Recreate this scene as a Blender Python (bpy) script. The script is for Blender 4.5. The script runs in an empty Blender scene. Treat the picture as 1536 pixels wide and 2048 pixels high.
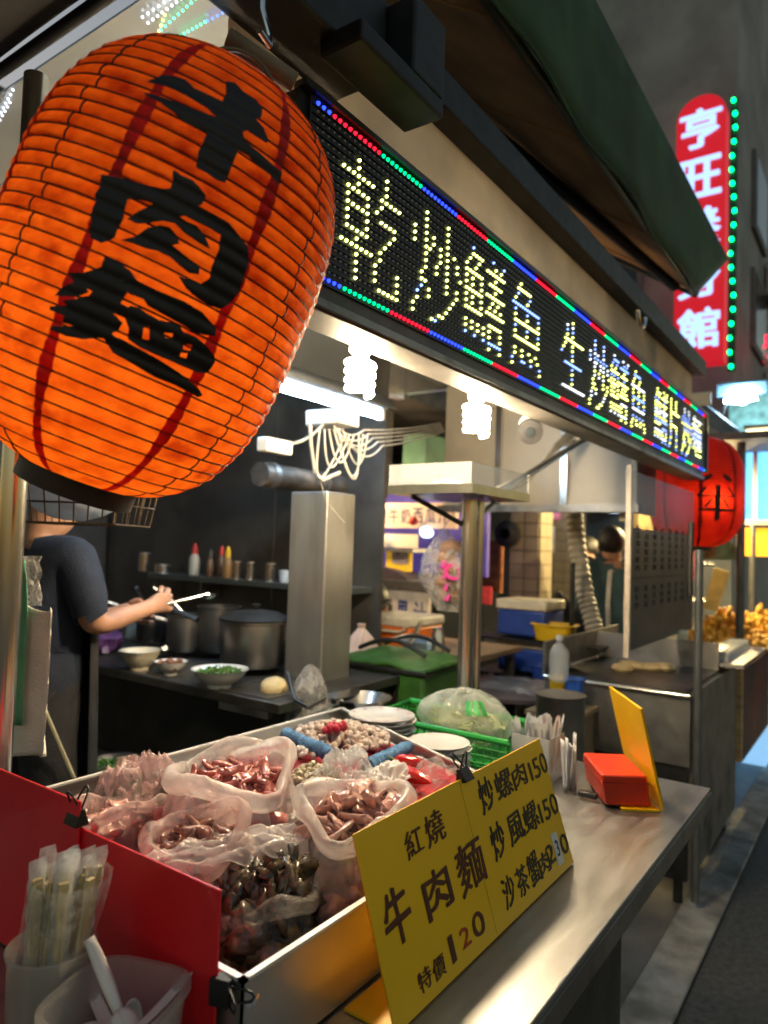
import bpy, bmesh, math, random
import numpy as np
from mathutils import Vector, Matrix, Euler, noise, geometry

random.seed(7)
SC = bpy.context.scene
COL = SC.collection
R = math.radians

# ------------------------------------------------------------------ camera
# rows of MW: the world axes (X along the street, Y into the stalls, Z up) in camera axes (right, down, forward)
_F, _CX, _CY = 1420.0, 768.0, 1024.0
_h1 = np.array([(1767 - _CX) / _F, (1122 - _CY) / _F, 1.0])
_ex = _h1 / np.linalg.norm(_h1)
_up = np.cross(_h1, _h1 + np.array([-1, -0.033, 0])); _up /= np.linalg.norm(_up)
if _up[1] > 0: _up = -_up
_ey = np.cross(_up, _ex)
MW = np.stack([_ex, _ey, _up])
EYE = np.array([0, 0, 1.5])
cam_data = bpy.data.cameras.new('camera')
cam = bpy.data.objects.new('camera', cam_data)
COL.objects.link(cam)
SC.camera = cam
_r, _d, _f = MW @ np.array([1., 0, 0]), MW @ np.array([0, 1., 0]), MW @ np.array([0, 0, 1.])
cam.matrix_world = Matrix([[_r[0], -_d[0], -_f[0], EYE[0]], [_r[1], -_d[1], -_f[1], EYE[1]], [_r[2], -_d[2], -_f[2], EYE[2]], [0, 0, 0, 1]])
cam_data.sensor_fit = 'VERTICAL'
cam_data.sensor_height = 36.0
cam_data.lens = _F / 2048 * 36.0
cam_data.clip_start = 0.05
cam_data.clip_end = 200
cam_data.dof.use_dof = True
cam_data.dof.focus_distance = 1.25
cam_data.dof.aperture_fstop = 3.2

# ------------------------------------------------------------------ world: night sky
world = bpy.data.worlds.new('World')
SC.world = world
world.use_nodes = True
_nt = world.node_tree
_sky = _nt.nodes.new('ShaderNodeTexSky')
_sky.sky_type = 'NISHITA'
_sky.sun_disc = False
_sky.sun_elevation = R(1.5)
_sky.sun_rotation = R(35)
_nt.links.new(_sky.outputs[0], _nt.nodes['Background'].inputs[0])
_nt.nodes['Background'].inputs[1].default_value = 0.15

# ------------------------------------------------------------------ exposure and sampling
SC.view_settings.view_transform = 'Standard'
SC.view_settings.look = 'None'
SC.view_settings.gamma = 1.0
SC.view_settings.exposure = 1.3
SC.view_settings.use_curve_mapping = False
SC.render.engine = 'CYCLES'
cy = SC.cycles
cy.use_denoising = True
try: cy.denoiser = 'OPENIMAGEDENOISE'
except Exception: pass
cy.max_bounces = 7
cy.diffuse_bounces = 3
cy.glossy_bounces = 4
cy.transmission_bounces = 5
cy.transparent_max_bounces = 14
cy.caustics_reflective = False
cy.caustics_refractive = False
cy.sample_clamp_indirect = 3.0
cy.use_light_tree = True

# ------------------------------------------------------------------ helpers
def ray(px, py):
    return MW @ np.array([(px - _CX) / _F, (py - _CY) / _F, 1.0])
def P(px, py, **k):
    """the point of the place seen at a pixel of the photograph, on a known plane x=, y=, z= or at distance d="""
    d = ray(px, py)
    (a, v), = k.items()
    if a == 'd': q = EYE + d * v
    else:
        i = 'xyz'.index(a); q = EYE + d * ((v - EYE[i]) / d[i])
    return Vector(q)

class MB:
    def __init__(s): s.v = []; s.f = []
    def add(s, vs, fs, M=None):
        b = len(s.v)
        s.v += [(M @ Vector(v)) if M is not None else Vector(v) for v in vs]
        s.f += [tuple(b + i for i in f) for f in fs]
        return s
    def box(s, c, d, rot=None):
        x, y, z = d[0] / 2, d[1] / 2, d[2] / 2
        M = Matrix.Translation(Vector(c))
        if rot is not None: M = M @ Euler(rot).to_matrix().to_4x4()
        return s.add([(-x, -y, -z), (x, -y, -z), (x, y, -z), (-x, y, -z), (-x, -y, z), (x, -y, z), (x, y, z), (-x, y, z)],
                     [(0, 3, 2, 1), (4, 5, 6, 7), (0, 1, 5, 4), (1, 2, 6, 5), (2, 3, 7, 6), (3, 0, 4, 7)], M)
    def bb(s, a, b):
        a, b = Vector(a), Vector(b)
        return s.box((a + b) / 2, [abs(b[i] - a[i]) for i in range(3)])
    def lathe(s, prof, n=24, M=None, cap0=False, cap1=False, wob=None):
        vs = []; fs = []
        for k, (r, z) in enumerate(prof):
            for i in range(n):
                t = 2 * math.pi * i / n
                q = r * (wob(t, k / (len(prof) - 1)) if wob else 1)
                vs.append((q * math.cos(t), q * math.sin(t), z))
        for k in range(len(prof) - 1):
            for i in range(n):
                j = (i + 1) % n
                fs.append((k * n + i, k * n + j, (k + 1) * n + j, (k + 1) * n + i))
        if cap0: fs.append(tuple(range(n - 1, -1, -1)))
        if cap1: fs.append(tuple((len(prof) - 1) * n + i for i in range(n)))
        return s.add(vs, fs, M)
    def cyl(s, p0, p1, r0, r1=None, n=16):
        p0, p1 = Vector(p0), Vector(p1); h = (p1 - p0).length
        M = Matrix.Translation(p0) @ (p1 - p0).to_track_quat('Z', 'Y').to_matrix().to_4x4()
        return s.lathe([(r0, 0), (r1 if r1 is not None else r0, h)], n, M, True, True)
    def tube(s, pts, r, n=8, closed=False):
        pts = [Vector(p) for p in pts]; m = len(pts)
        rr = r if isinstance(r, (list, tuple)) else [r] * m
        vs = []; fs = []; prev = None
        for k in range(m):
            if closed: t = pts[(k + 1) % m] - pts[k - 1]
            else: t = pts[min(k + 1, m - 1)] - pts[max(k - 1, 0)]
            t = t.normalized() if t.length > 1e-9 else Vector((0, 0, 1))
            if prev is None:
                a = Vector((0, 0, 1)) if abs(t.z) < .9 else Vector((1, 0, 0))
                u = t.cross(a).normalized()
            else:
                u = (prev - t * prev.dot(t)); u = u.normalized() if u.length > 1e-6 else t.orthogonal().normalized()
            prev = u; w = t.cross(u)
            for i in range(n):
                q = 2 * math.pi * i / n
                vs.append(pts[k] + rr[k] * (math.cos(q) * u + math.sin(q) * w))
        for k in range(m if closed else m - 1):
            k2 = (k + 1) % m
            for i in range(n):
                j = (i + 1) % n
                fs.append((k * n + i, k * n + j, k2 * n + j, k2 * n + i))
        if not closed:
            fs.append(tuple(range(n - 1, -1, -1))); fs.append(tuple((m - 1) * n + i for i in range(n)))
        return s.add(vs, fs)
    def prism(s, poly, h, M):
        n = len(poly)
        return s.add([(x, y, 0) for x, y in poly] + [(x, y, h) for x, y in poly],
                     [tuple(range(n - 1, -1, -1)), tuple(range(n, 2 * n))] + [(i, (i + 1) % n, n + (i + 1) % n, n + i) for i in range(n)], M)
    def grid(s, fn, nu, nv):
        vs = [fn(i / nu, j / nv) for j in range(nv + 1) for i in range(nu + 1)]
        fs = [(j * (nu + 1) + i, j * (nu + 1) + i + 1, (j + 1) * (nu + 1) + i + 1, (j + 1) * (nu + 1) + i) for j in range(nv) for i in range(nu)]
        return s.add(vs, fs)
    def blob(s, c, rx, ry, rz, nz=.15, sc=1.5, n=10, seed=0, rot=None):
        vs = []; fs = []; m = max(4, n // 2 + 1); off = Vector((seed * 3.1, seed * 1.7, seed * .9))
        for j in range(m + 1):
            ph = math.pi * j / m
            for i in range(n):
                t = 2 * math.pi * i / n
                p = Vector((math.sin(ph) * math.cos(t), math.sin(ph) * math.sin(t), math.cos(ph)))
                k = 1 + nz * noise.noise(p * sc + off) * 2
                vs.append((p.x * rx * k, p.y * ry * k, p.z * rz * k))
        for j in range(m):
            for i in range(n):
                q = (i + 1) % n
                fs.append((j * n + i, (j + 1) * n + i, (j + 1) * n + q, j * n + q))
        M = Matrix.Translation(Vector(c))
        if rot is not None: M = M @ Euler(rot).to_matrix().to_4x4()
        return s.add(vs, fs, M)

OFF = {}
def obj(name, mb, mat, parent=None, smooth=True, ang=38, bevel=0, solid=0, label=None, kind=None, subd=0):
    me = bpy.data.meshes.new(name)
    if parent is not None: o3 = OFF[parent.name]
    else:
        xs = [v.x for v in mb.v]; ys = [v.y for v in mb.v]; zs = [v.z for v in mb.v]
        o3 = Vector(((min(xs) + max(xs)) / 2, (min(ys) + max(ys)) / 2, min(zs)))
    me.from_pydata([tuple(v - o3) for v in mb.v], [], mb.f)
    me.update()
    if smooth:
        me.polygons.foreach_set('use_smooth', [True] * len(me.polygons))
        me.set_sharp_from_angle(angle=R(ang))
    me.materials.append(mat)
    o = bpy.data.objects.new(name, me)
    COL.objects.link(o)
    if parent is not None: o.parent = parent
    else: o.location = o3
    OFF[o.name] = o3
    if solid:
        md = o.modifiers.new('solid', 'SOLIDIFY'); md.thickness = solid; md.offset = 0
    if bevel:
        md = o.modifiers.new('bevel', 'BEVEL'); md.width = bevel; md.segments = 2; md.limit_method = 'ANGLE'; md.angle_limit = R(50)
    if subd:
        md = o.modifiers.new('sub', 'SUBSURF'); md.levels = subd; md.render_levels = subd
    if label: o['label'] = label
    if kind: o['kind'] = kind
    return o
def tag(o, label, cat=None, group=None, kind=None):
    o['label'] = label
    if cat: o['category'] = cat
    if group: o['group'] = group
    if kind: o['kind'] = kind
    return o
def thing(name, label, cat, loc, group=None):
    o = bpy.data.objects.new(name, None)
    o.empty_display_size = .05
    COL.objects.link(o); o.location = Vector(loc); OFF[o.name] = Vector(loc)
    return tag(o, label, cat, group)
def struct(name, mb, mat, **k):
    o = obj(name, mb, mat, **k); o['kind'] = 'structure'; return o
def copy_tree(o, loc=None, parent=None, label=None):
    c = o.copy(); COL.objects.link(c); c.parent = parent; OFF[c.name] = Vector(loc) if loc is not None else OFF[o.name]
    if loc is not None: c.location = Vector(loc)
    if label: c['label'] = label
    for ch in list(o.children): copy_tree(ch, None, c)
    return c

# ------------------------------------------------------------------ materials
MATS = {}
def mat(name, base, rough=.5, metal=0.0, var=.15, vs=14, bump=.0, bs=120, emis=None, es=0.0, alpha=1.0, trans=0.0, stretch=(1, 1, 1),
        base2=None, spec=.5, coat=0.0, sss=0.0, rvar=.12, transl=0.0, wear=None):
    if name in MATS: return MATS[name]
    m = bpy.data.materials.new(name); m.use_nodes = True
    nt = m.node_tree; N = nt.nodes; L = nt.links
    p = N['Principled BSDF']
    tc = N.new('ShaderNodeTexCoord'); mp = N.new('ShaderNodeMapping'); mp.inputs['Scale'].default_value = stretch
    L.new(tc.outputs['Object'], mp.inputs[0])
    nz = N.new('ShaderNodeTexNoise'); nz.inputs['Scale'].default_value = vs; nz.inputs['Detail'].default_value = 5
    L.new(mp.outputs[0], nz.inputs[0])
    mx = N.new('ShaderNodeMix'); mx.data_type = 'RGBA'
    b2 = base2 if base2 else tuple(c * (1 - var * 1.6) for c in base)
    b1 = base if base2 else tuple(min(1, c * (1 + var * .6)) for c in base)
    mx.inputs[6].default_value = (*b1, 1); mx.inputs[7].default_value = (*b2, 1)
    rp = N.new('ShaderNodeValToRGB'); rp.color_ramp.elements[0].position = .34; rp.color_ramp.elements[1].position = .68
    L.new(nz.outputs[0], rp.inputs[0]); L.new(rp.outputs[0], mx.inputs[0])
    col = mx.outputs[2]
    if wear:   # a second, coarser layer of stains or dirt
        n3 = N.new('ShaderNodeTexNoise'); n3.inputs['Scale'].default_value = wear[1]; n3.inputs['Detail'].default_value = 8
        L.new(mp.outputs[0], n3.inputs[0])
        r3 = N.new('ShaderNodeValToRGB'); r3.color_ramp.elements[0].position = .55; r3.color_ramp.elements[1].position = .72
        L.new(n3.outputs[0], r3.inputs[0])
        m3 = N.new('ShaderNodeMix'); m3.data_type = 'RGBA'; m3.inputs[7].default_value = (*wear[0], 1)
        L.new(r3.outputs[0], m3.inputs[0]); L.new(col, m3.inputs[6]); col = m3.outputs[2]
    L.new(col, p.inputs['Base Color'])
    mr = N.new('ShaderNodeMapRange'); mr.inputs[3].default_value = max(0.02, rough - rvar * rough); mr.inputs[4].default_value = min(1, rough + rvar)
    n2 = N.new('ShaderNodeTexNoise'); n2.inputs['Scale'].default_value = vs * 2.7; n2.inputs['Detail'].default_value = 4
    L.new(mp.outputs[0], n2.inputs[0]); L.new(n2.outputs[0], mr.inputs[0]); L.new(mr.outputs[0], p.inputs['Roughness'])
    p.inputs['Metallic'].default_value = metal
    p.inputs['Specular IOR Level'].default_value = spec
    p.inputs['Alpha'].default_value = alpha
    p.inputs['Transmission Weight'].default_value = trans
    p.inputs['Coat Weight'].default_value = coat
    p.inputs['Subsurface Weight'].default_value = sss
    if sss: p.inputs['Subsurface Radius'].default_value = (.02, .008, .005)
    if emis:
        p.inputs['Emission Color'].default_value = (*emis, 1); p.inputs['Emission Strength'].default_value = es
    if bump:
        bp = N.new('ShaderNodeBump'); bp.inputs['Strength'].default_value = bump; bp.inputs['Distance'].default_value = .01
        nb = N.new('ShaderNodeTexNoise'); nb.inputs['Scale'].default_value = bs; nb.inputs['Detail'].default_value = 5
        L.new(mp.outputs[0], nb.inputs[0]); L.new(nb.outputs[0], bp.inputs['Height']); L.new(bp.outputs[0], p.inputs['Normal'])
    if transl:
        tr = N.new('ShaderNodeBsdfTranslucent'); L.new(col, tr.inputs[0])
        ms = N.new('ShaderNodeMixShader'); ms.inputs[0].default_value = transl
        out = N['Material Output']; L.new(p.outputs[0], ms.inputs[1]); L.new(tr.outputs[0], ms.inputs[2]); L.new(ms.outputs[0], out.inputs[0])
    MATS[name] = m
    return m
def glow(name, c, s):
    if name in MATS: return MATS[name]
    m = bpy.data.materials.new(name); m.use_nodes = True; nt = m.node_tree
    e = nt.nodes.new('ShaderNodeEmission'); e.inputs[0].default_value = (*c, 1); e.inputs[1].default_value = s
    nt.links.new(e.outputs[0], nt.nodes['Material Output'].inputs[0]); nt.nodes.remove(nt.nodes['Principled BSDF'])
    MATS[name] = m; return m
def film(name, c, lo=.2, hi=.7, sc=18, rough=.18, stretch=(1, 1, 1), bump=.5):
    """thin crumpled plastic: see-through in places, milky on the folds, glossy"""
    if name in MATS: return MATS[name]
    m = bpy.data.materials.new(name); m.use_nodes = True; nt = m.node_tree; N = nt.nodes; L = nt.links
    p = N['Principled BSDF']; p.inputs['Base Color'].default_value = (*c, 1); p.inputs['Roughness'].default_value = rough; p.inputs['Specular IOR Level'].default_value = .8
    tc = N.new('ShaderNodeTexCoord'); mp = N.new('ShaderNodeMapping'); mp.inputs['Scale'].default_value = stretch
    L.new(tc.outputs['Object'], mp.inputs[0])
    nz = N.new('ShaderNodeTexNoise'); nz.inputs['Scale'].default_value = sc; nz.inputs['Detail'].default_value = 7; nz.inputs['Distortion'].default_value = 1.2
    L.new(mp.outputs[0], nz.inputs[0])
    mr = N.new('ShaderNodeMapRange'); mr.inputs[1].default_value = .35; mr.inputs[2].default_value = .68; mr.inputs[3].default_value = lo; mr.inputs[4].default_value = hi
    L.new(nz.outputs[0], mr.inputs[0]); L.new(mr.outputs[0], p.inputs['Alpha'])
    bp = N.new('ShaderNodeBump'); bp.inputs['Strength'].default_value = bump; bp.inputs['Distance'].default_value = .012
    n2 = N.new('ShaderNodeTexNoise'); n2.inputs['Scale'].default_value = sc * 1.7; n2.inputs['Detail'].default_value = 6; n2.inputs['Distortion'].default_value = 2.5
    L.new(mp.outputs[0], n2.inputs[0]); L.new(n2.outputs[0], bp.inputs['Height']); L.new(bp.outputs[0], p.inputs['Normal'])
    tr = N.new('ShaderNodeBsdfTranslucent'); tr.inputs[0].default_value = (*c, 1)
    L.remove(p.inputs['Alpha'].links[0])
    m1 = N.new('ShaderNodeMixShader'); m1.inputs[0].default_value = .35; L.new(p.outputs[0], m1.inputs[1]); L.new(tr.outputs[0], m1.inputs[2])
    tp = N.new('ShaderNodeBsdfTransparent'); m2 = N.new('ShaderNodeMixShader'); L.new(mr.outputs[0], m2.inputs[0]); L.new(tp.outputs[0], m2.inputs[1]); L.new(m1.outputs[0], m2.inputs[2])
    L.new(m2.outputs[0], N['Material Output'].inputs[0])
    MATS[name] = m; return m

steel = mat('brushed_steel', (.44, .435, .43), .36, 1.0, .12, 5, .04, 46, stretch=(1, 4, 4), rvar=.2, wear=((.33, .32, .31), 2.5))
steel_y = mat('brushed_steel_upright', (.60, .59, .57), .20, 1.0, .06, 9, stretch=(4, 4, .6), rvar=.08)
steel_dull = mat('dull_steel', (.36, .35, .34), .42, 1.0, .18, 7, .1, 40, wear=((.16, .15, .14), 6))
steel_dark = mat('greasy_dark_steel', (.13, .125, .12), .4, .85, .25, 6, .12, 40, wear=((.05, .045, .04), 5))
ceil_m = mat('ceiling_steel', (.42, .46, .50), .22, .35, .06, 3, .05, 14, rvar=.05)
black_m = mat('black_metal', (.025, .025, .026), .45, .4, .3, 12, .05, 60)
black_pl = mat('black_plastic', (.018, .018, .02), .4, 0, .3, 15)
beige_m = mat('beige_board', (.72, .63, .50), .6, 0, .12, 5, .06, 50, wear=((.55, .45, .33), 3), transl=.6)
white_pl = mat('white_plastic', (.72, .72, .70), .4, 0, .08, 12)
cream_m = mat('cream_plastic', (.72, .64, .48), .45, 0, .1, 12)
redp = mat('red_plastic', (.5, .02, .012), .4, 0, .15, 8)
chrome = mat('chrome', (.7, .7, .7), .1, 1.0, .05, 12)
cable_m = mat('white_cable', (.40, .39, .36), .5, 0, .15, 20)
porcelain = mat('porcelain', (.74, .73, .69), .16, 0, .04, 8, coat=.4)
wood_m = mat('pale_wood', (.55, .36, .18), .5, 0, .25, 5, .1, 40, stretch=(1, 1, 8))
concrete = mat('concrete', (.27, .26, .24), .85, 0, .25, 6, .4, 70, wear=((.15, .14, .13), 3))

# ------------------------------------------------------------------ lettering (real outline characters)
_tc = bpy.data.curves.new('lettering', 'FONT'); _to = bpy.data.objects.new('lettering_source', _tc); COL.objects.link(_to)
_tcache = {}
def glyph(ch, bold=0.0, depth=0.004):
    k = (ch, bold, depth)
    if k not in _tcache:
        _tc.body = ch; _tc.offset = bold; _tc.extrude = depth; _tc.resolution_u = 4
        bpy.context.view_layer.update()
        me = _to.evaluated_get(bpy.context.evaluated_depsgraph_get()).to_mesh()
        vs = [v.co.copy() for v in me.vertices]; fs = [tuple(p.vertices) for p in me.polygons]
        xs = [v.x for v in vs]; ys = [v.y for v in vs]
        _tcache[k] = (vs, fs, min(xs), max(xs), min(ys), max(ys))
        _to.evaluated_get(bpy.context.evaluated_depsgraph_get()).to_mesh_clear()
    return _tcache[k]
def put_glyph(mb, ch, o, ux, uy, w, h, bold=.012, lift=.0, depth=.004, slant=0, brush=0, seed=0, fat=0, rise=0):
    """character ch filling the w x h box whose lower left corner is o, along unit axes ux, uy"""
    vs, fs, x0, x1, y0, y1 = glyph(ch, bold, depth)
    un = ux.cross(uy)
    if ch == '1': o = o + ux * (w * .28); w = w * .44
    steps = ((0, 0, 0),) if not fat else ((-fat, -fat * .4, 0), (fat, -fat * .2, .0002), (-fat * .3, fat * .8, .0004), (fat * .5, fat * .5, .0006))
    for dx, dy, dl in steps:
        out = []
        for v in vs:
            a = (v.x - x0) / (x1 - x0); b = (v.y - y0) / (y1 - y0)
            if brush:
                q = Vector((a * 3 + seed, b * 3, seed * .7)); a2 = a + brush * noise.noise(q * 1.4); b = b + brush * noise.noise(q * 1.3 + Vector((9, 4, 1))) + rise * (a - .5); a = a2
            out.append(o + ux * ((a + dx + slant * b) * w) + uy * ((b + dy) * h) + un * (lift + dl + v.z * w))
        mb.add(out, fs)
# ================================================================== the setting
asphalt = mat('asphalt', (.05, .052, .055), .62, 0, .35, 40, .5, 260, rvar=.2, wear=((.028, .03, .032), 2.2))
road_mb = MB().grid(lambda a, b: Vector((-30 + 90 * a, -40 + 80 * b, 0)), 24, 24)
struct('road', road_mb, asphalt)
gut = MB().bb((-3, .545, .004), (9.5, .70, .022))
struct('gutter_strip', gut, mat('gutter_concrete', (.26, .255, .24), .8, 0, .3, 9, .6, 60, wear=((.08, .08, .075), 3)), bevel=.006)
fl = MB().bb((-3, .701, .004), (14, 12, .016))
struct('market_floor', fl, mat('market_floor', (.10, .097, .09), .45, 0, .3, 4, .3, 60, wear=((.05, .048, .045), 2)))

# -- tall grey building at the end of the row, seen over the awning, heightened to cover the sky
def windows(root, pts, m_frame, m_glass):
    for (cx, cy_, cz, sx, sy, sz) in pts:
        w = obj('window', MB().box((cx, cy_, cz), (sx, sy, sz)), m_frame, root, smooth=False)
        d = .02
        if sy < sx: obj('pane', MB().box((cx, cy_ - sy / 2 - .006, cz), (sx * .86, .012, sz * .88)), m_glass, w, smooth=False)
        else: obj('pane', MB().box((cx - sx / 2 - .006, cy_, cz), (.012, sy * .86, sz * .88)), m_glass, w, smooth=False)
bw = mat('grey_render', (.34, .35, .35), .85, 0, .2, 1.2, .3, 12, wear=((.22, .22, .21), .8))
glass_d = mat('dark_glass', (.02, .025, .03), .08, 0, .2, 3)
frame_d = mat('grey_window_frame', (.16, .16, .16), .5, .3, .1, 5)
B = thing('apartment_building', 'tall dark grey apartment building behind the red vertical sign', 'building', (16, 6, 0))
obj('wall', MB().bb((10.2, 1.62, 0), (26, 10, 12.6)), bw, B, smooth=False)
obj('sky_cover', MB().bb((11.5, 3.0, 12.86), (26, 10, 17)), bw, B, smooth=False)  # added block above the true roofline, hides sky kept bright for fill light
obj('cornice', MB().bb((10.05, 1.47, 12.6), (26.1, 10.1, 12.85)), bw, B, smooth=False)
windows(B, [(x, 1.60, z, 1.3, .08, 1.2) for x in (12.2, 14.6, 17.0, 20) for z in (3.4, 5.2, 7.0)], frame_d, glass_d)
windows(B, [(10.18, y, z, .08, 1.2, 1.2) for y in (3.4, 5.4) for z in (3.6, 5.6, 7.3)], frame_d, glass_d)
for k, (x, z) in enumerate(((13.4, 4.3), (15.8, 6.2), (13.4, 6.1), (18.4, 4.4))):
    a = obj('air_conditioner', MB().box((x, 1.42, z), (.8, .36, .55)), mat('ac_case', (.42, .41, .38), .6, 0, .2, 6), B, bevel=.02)
    obj('grille', MB().box((x, 1.232, z), (.5, .012, .45)), black_pl, a, smooth=False)
# -- red vertical sign of the building
RS = thing('vertical_sign', 'red lit vertical sign with big pale blue characters on the building corner', 'sign', P(1402, 740, x=9.3))
_a, _b = P(1351, 722, x=9.3), P(1440, 735, x=9.3)
_t = P(1418, 178, x=9.3)
yl, yr, zb, zt = 2.17, 1.59, 3.86, 7.28
poly = []
w = (yl - yr)
for i in range(13):
    t = math.pi * i / 12; poly.append((w / 2 + w / 2 * math.cos(t), (zt - zb) - w * .5 + w * .5 * math.sin(t)))
poly += [(0, 0), (w, 0)]
MS = Matrix(((0, 0, 1, 9.3), (-1, 0, 0, yl), (0, 1, 0, zb), (0, 0, 0, 1)))   # u = -Y, v = Z, n = +X
obj('light_box', MB().prism(poly, .22, MS), mat('red_light_box', (.35, .01, .015), .4, 0, .1, 3, emis=(.8, .008, .025), es=.28), RS, smooth=False)
chs = MB()
H = (zt - zb)
for i, c in enumerate('亨旺養身館'):
    put_glyph(chs, c, Vector((9.3 - .004, yl - .055, zb + H * .80 - i * H * .186)), Vector((0, -1, 0)), Vector((0, 0, 1)), w * .82, H * .145, bold=.012, lift=.02, fat=.022)
obj('lettering', chs, glow('sign_characters', (.36, .55, 1.0), .75), RS, smooth=False)
gl = MB()
for i in range(20):
    f = i / 19; gl.blob((9.2, yr - .10 + .02 * math.sin(i), zb - .1 + (H - .15) * f), .026, .026, .03, 0, 1, 6)
obj('green_bulbs', gl, glow('green_bulb', (.0, 1.0, .22), 3.0), RS, kind='stuff')
obj('bulb_rail', MB().bb((9.24, yr - .14, zb - .15), (9.28, yr - .06, zt - .2)), black_m, RS, smooth=False)
obj('bracket', MB().bb((9.52, 1.7, 4.6), (10.2, 1.78, 4.68)).bb((9.52, 1.7, 6.5), (10.2, 1.78, 6.58)), black_m, RS, smooth=False)

# -- arcade building behind the stalls
AR = thing('arcade_building', 'dim arcade building with tiled pillars and a green beam behind the stalls', 'building', (6, 5, 0))
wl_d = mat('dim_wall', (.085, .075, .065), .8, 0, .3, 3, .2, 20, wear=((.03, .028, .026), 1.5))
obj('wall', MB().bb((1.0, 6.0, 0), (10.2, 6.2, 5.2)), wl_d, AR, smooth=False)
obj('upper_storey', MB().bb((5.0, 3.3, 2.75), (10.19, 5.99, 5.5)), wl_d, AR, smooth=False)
obj('green_beam', MB().bb((4.9, 3.06, 2.05), (10.1, 3.28, 2.42)), mat('green_paint', (.05, .13, .07), .6, 0, .2, 6), AR, smooth=False)
tile_m = mat('beige_tile', (.36, .30, .21), .4, 0, .18, 3, coat=.2)
joint_m = mat('tile_joint', (.13, .115, .10), .9, 0, .2, 8)
for n_, (x, y) in enumerate(((6.05, 2.62), (8.3, 3.1), (5.3, 3.9))):
    pl_ = obj('pillar', MB().bb((x - .14, y - .14, .017), (x + .14, y + .14, 2.75)), joint_m, AR, smooth=False)
    if n_ < 2:
        base = None
        for k in range(22):
            for face in (0, 1):
                for h_ in (0, 1):
                    off = .07 if k % 2 else 0
                    z = .08 + k * .1225
                    c = (x - .144, y - .069 + h_ * .138, z) if face == 0 else (x - .069 + h_ * .138, y - .144, z)
                    if base is None or base[face] is None:
                        d = (.012, .130, .114) if face == 0 else (.130, .012, .114)
                        t = obj('tile', MB().box(c, d), tile_m, pl_, smooth=False)
                        base = base or [None, None]; base[face] = (t, Vector(c))
                    else:
                        s, c0 = base[face]; t = s.copy(); COL.objects.link(t); t.parent = pl_; t.location = Vector(c) - c0
    # the rest of the pillar is plain
door_m = mat('brown_door', (.12, .05, .03), .5, 0, .25, 4, stretch=(1, 1, .2))
for x0, m_ in ((6.6, door_m), (7.5, mat('dark_shutter', (.06, .06, .062), .5, .5, .2, 4))):
    d_ = obj('door', MB().bb((x0, 5.9, .02), (x0 + .8, 5.99, 2.2)), m_, AR, smooth=False)
    obj('handle', MB().box((x0 + .1, 5.87, 1.0), (.03, .05, .2)), chrome, d_)
for (px, py, w_, h_, c, es) in ((1088, 1020, .5, .32, (.5, .07, .10), .25), (1088, 1092, .42, .42, (.42, .52, .62), .35)):
    q = P(px, py, y=5.9)
# lit posters and a tube lamp on the arcade wall
def wall_panel(name, label, cat, px0, py0, px1, py1, X, m_, t=.03, group=None, par=None):
    a = P(px0, (py0 + py1) / 2, x=X); b = P(px1, (py0 + py1) / 2, x=X); z0 = P((px0 + px1) / 2, py1, x=X).z; z1 = P((px0 + px1) / 2, py0, x=X).z
    mb = MB().bb((X, a.y, z0), (X + t, b.y, z1))
    if par: return obj(name, mb, m_, par, smooth=False, bevel=.003)
    return tag(obj(name, mb, m_, smooth=False, bevel=.003), label, cat, group)
pk = mat('pink_poster', (.45, .12, .14), .6, 0, .3, 20, emis=(.5, .12, .16), es=.12)
wall_panel('poster', 'pink and red lit menu poster high on the arcade wall', 'poster', 1055, 1000, 1120, 1040, 8.0, pk)
wp = mat('white_notice', (.6, .63, .66), .6, 0, .15, 30)
wall_panel('notice_board', 'white notice board on the arcade wall below the pink poster', 'notice', 1078, 1052, 1108, 1105, 8.0, wp)
tl = P(1105, 1008, x=7.9)
tag(obj('tube_lamp', MB().cyl(tl + Vector((0, -.28, 0)), tl + Vector((0, .16, 0)), .03), glow('cool_tube_far', (.55, .75, 1.0), 5.0)), 'small cool white tube lamp beside the pink poster', 'lamp')
tl = P(1240, 1020, x=8.4)
tag(obj('tube_lamp', MB().cyl(tl + Vector((0, -.12, 0)), tl + Vector((0, .12, 0)), .03), glow('cool_tube_far', (.55, .75, 1.0), 5.0)), 'small blue white lamp deep in the arcade left of the menu panel', 'lamp')

# ================================================================== our stall: the counter
CZ = .86
counter = thing('serving_counter', 'long stainless steel serving counter in the foreground', 'counter', (1.2, .9, 0))
obj('worktop', MB().bb((.02, .389, CZ - .012), (2.155, 1.62, CZ)), steel, counter, bevel=.002)
obj('front_lip', MB().bb((.02, .386, CZ - .052), (2.157, .392, CZ - .0125)).bb((2.150, .393, CZ - .052), (2.156, 1.62, CZ - .0125)), steel_dull, counter, smooth=False)
obj('front_panel', MB().bb((.02, .60, .16), (2.06, .62, CZ - .06)), steel_dark, counter, smooth=False)
obj('end_panel', MB().bb((2.061, .60, .16), (2.075, 1.6, CZ - .06)), steel_dark, counter, smooth=False)
for x, y in ((2.10, .80), (2.10, 1.56), (.1, .46)):
    obj('leg', MB().bb((x - .02, y - .02, .02), (x + .02, y + .02, CZ - .013)), steel_dull, counter, smooth=False)
obj('back_rail', MB().cyl((2.09, .50, .14), (2.09, 1.54, .14), .014), steel_dull, counter)
obj('rim_rail', MB().bb((2.04, .83, CZ + .0), (2.15, .842, CZ + .022)).bb((2.138, .843, CZ), (2.15, 1.6, CZ + .022)), steel_y, counter, smooth=False)

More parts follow.
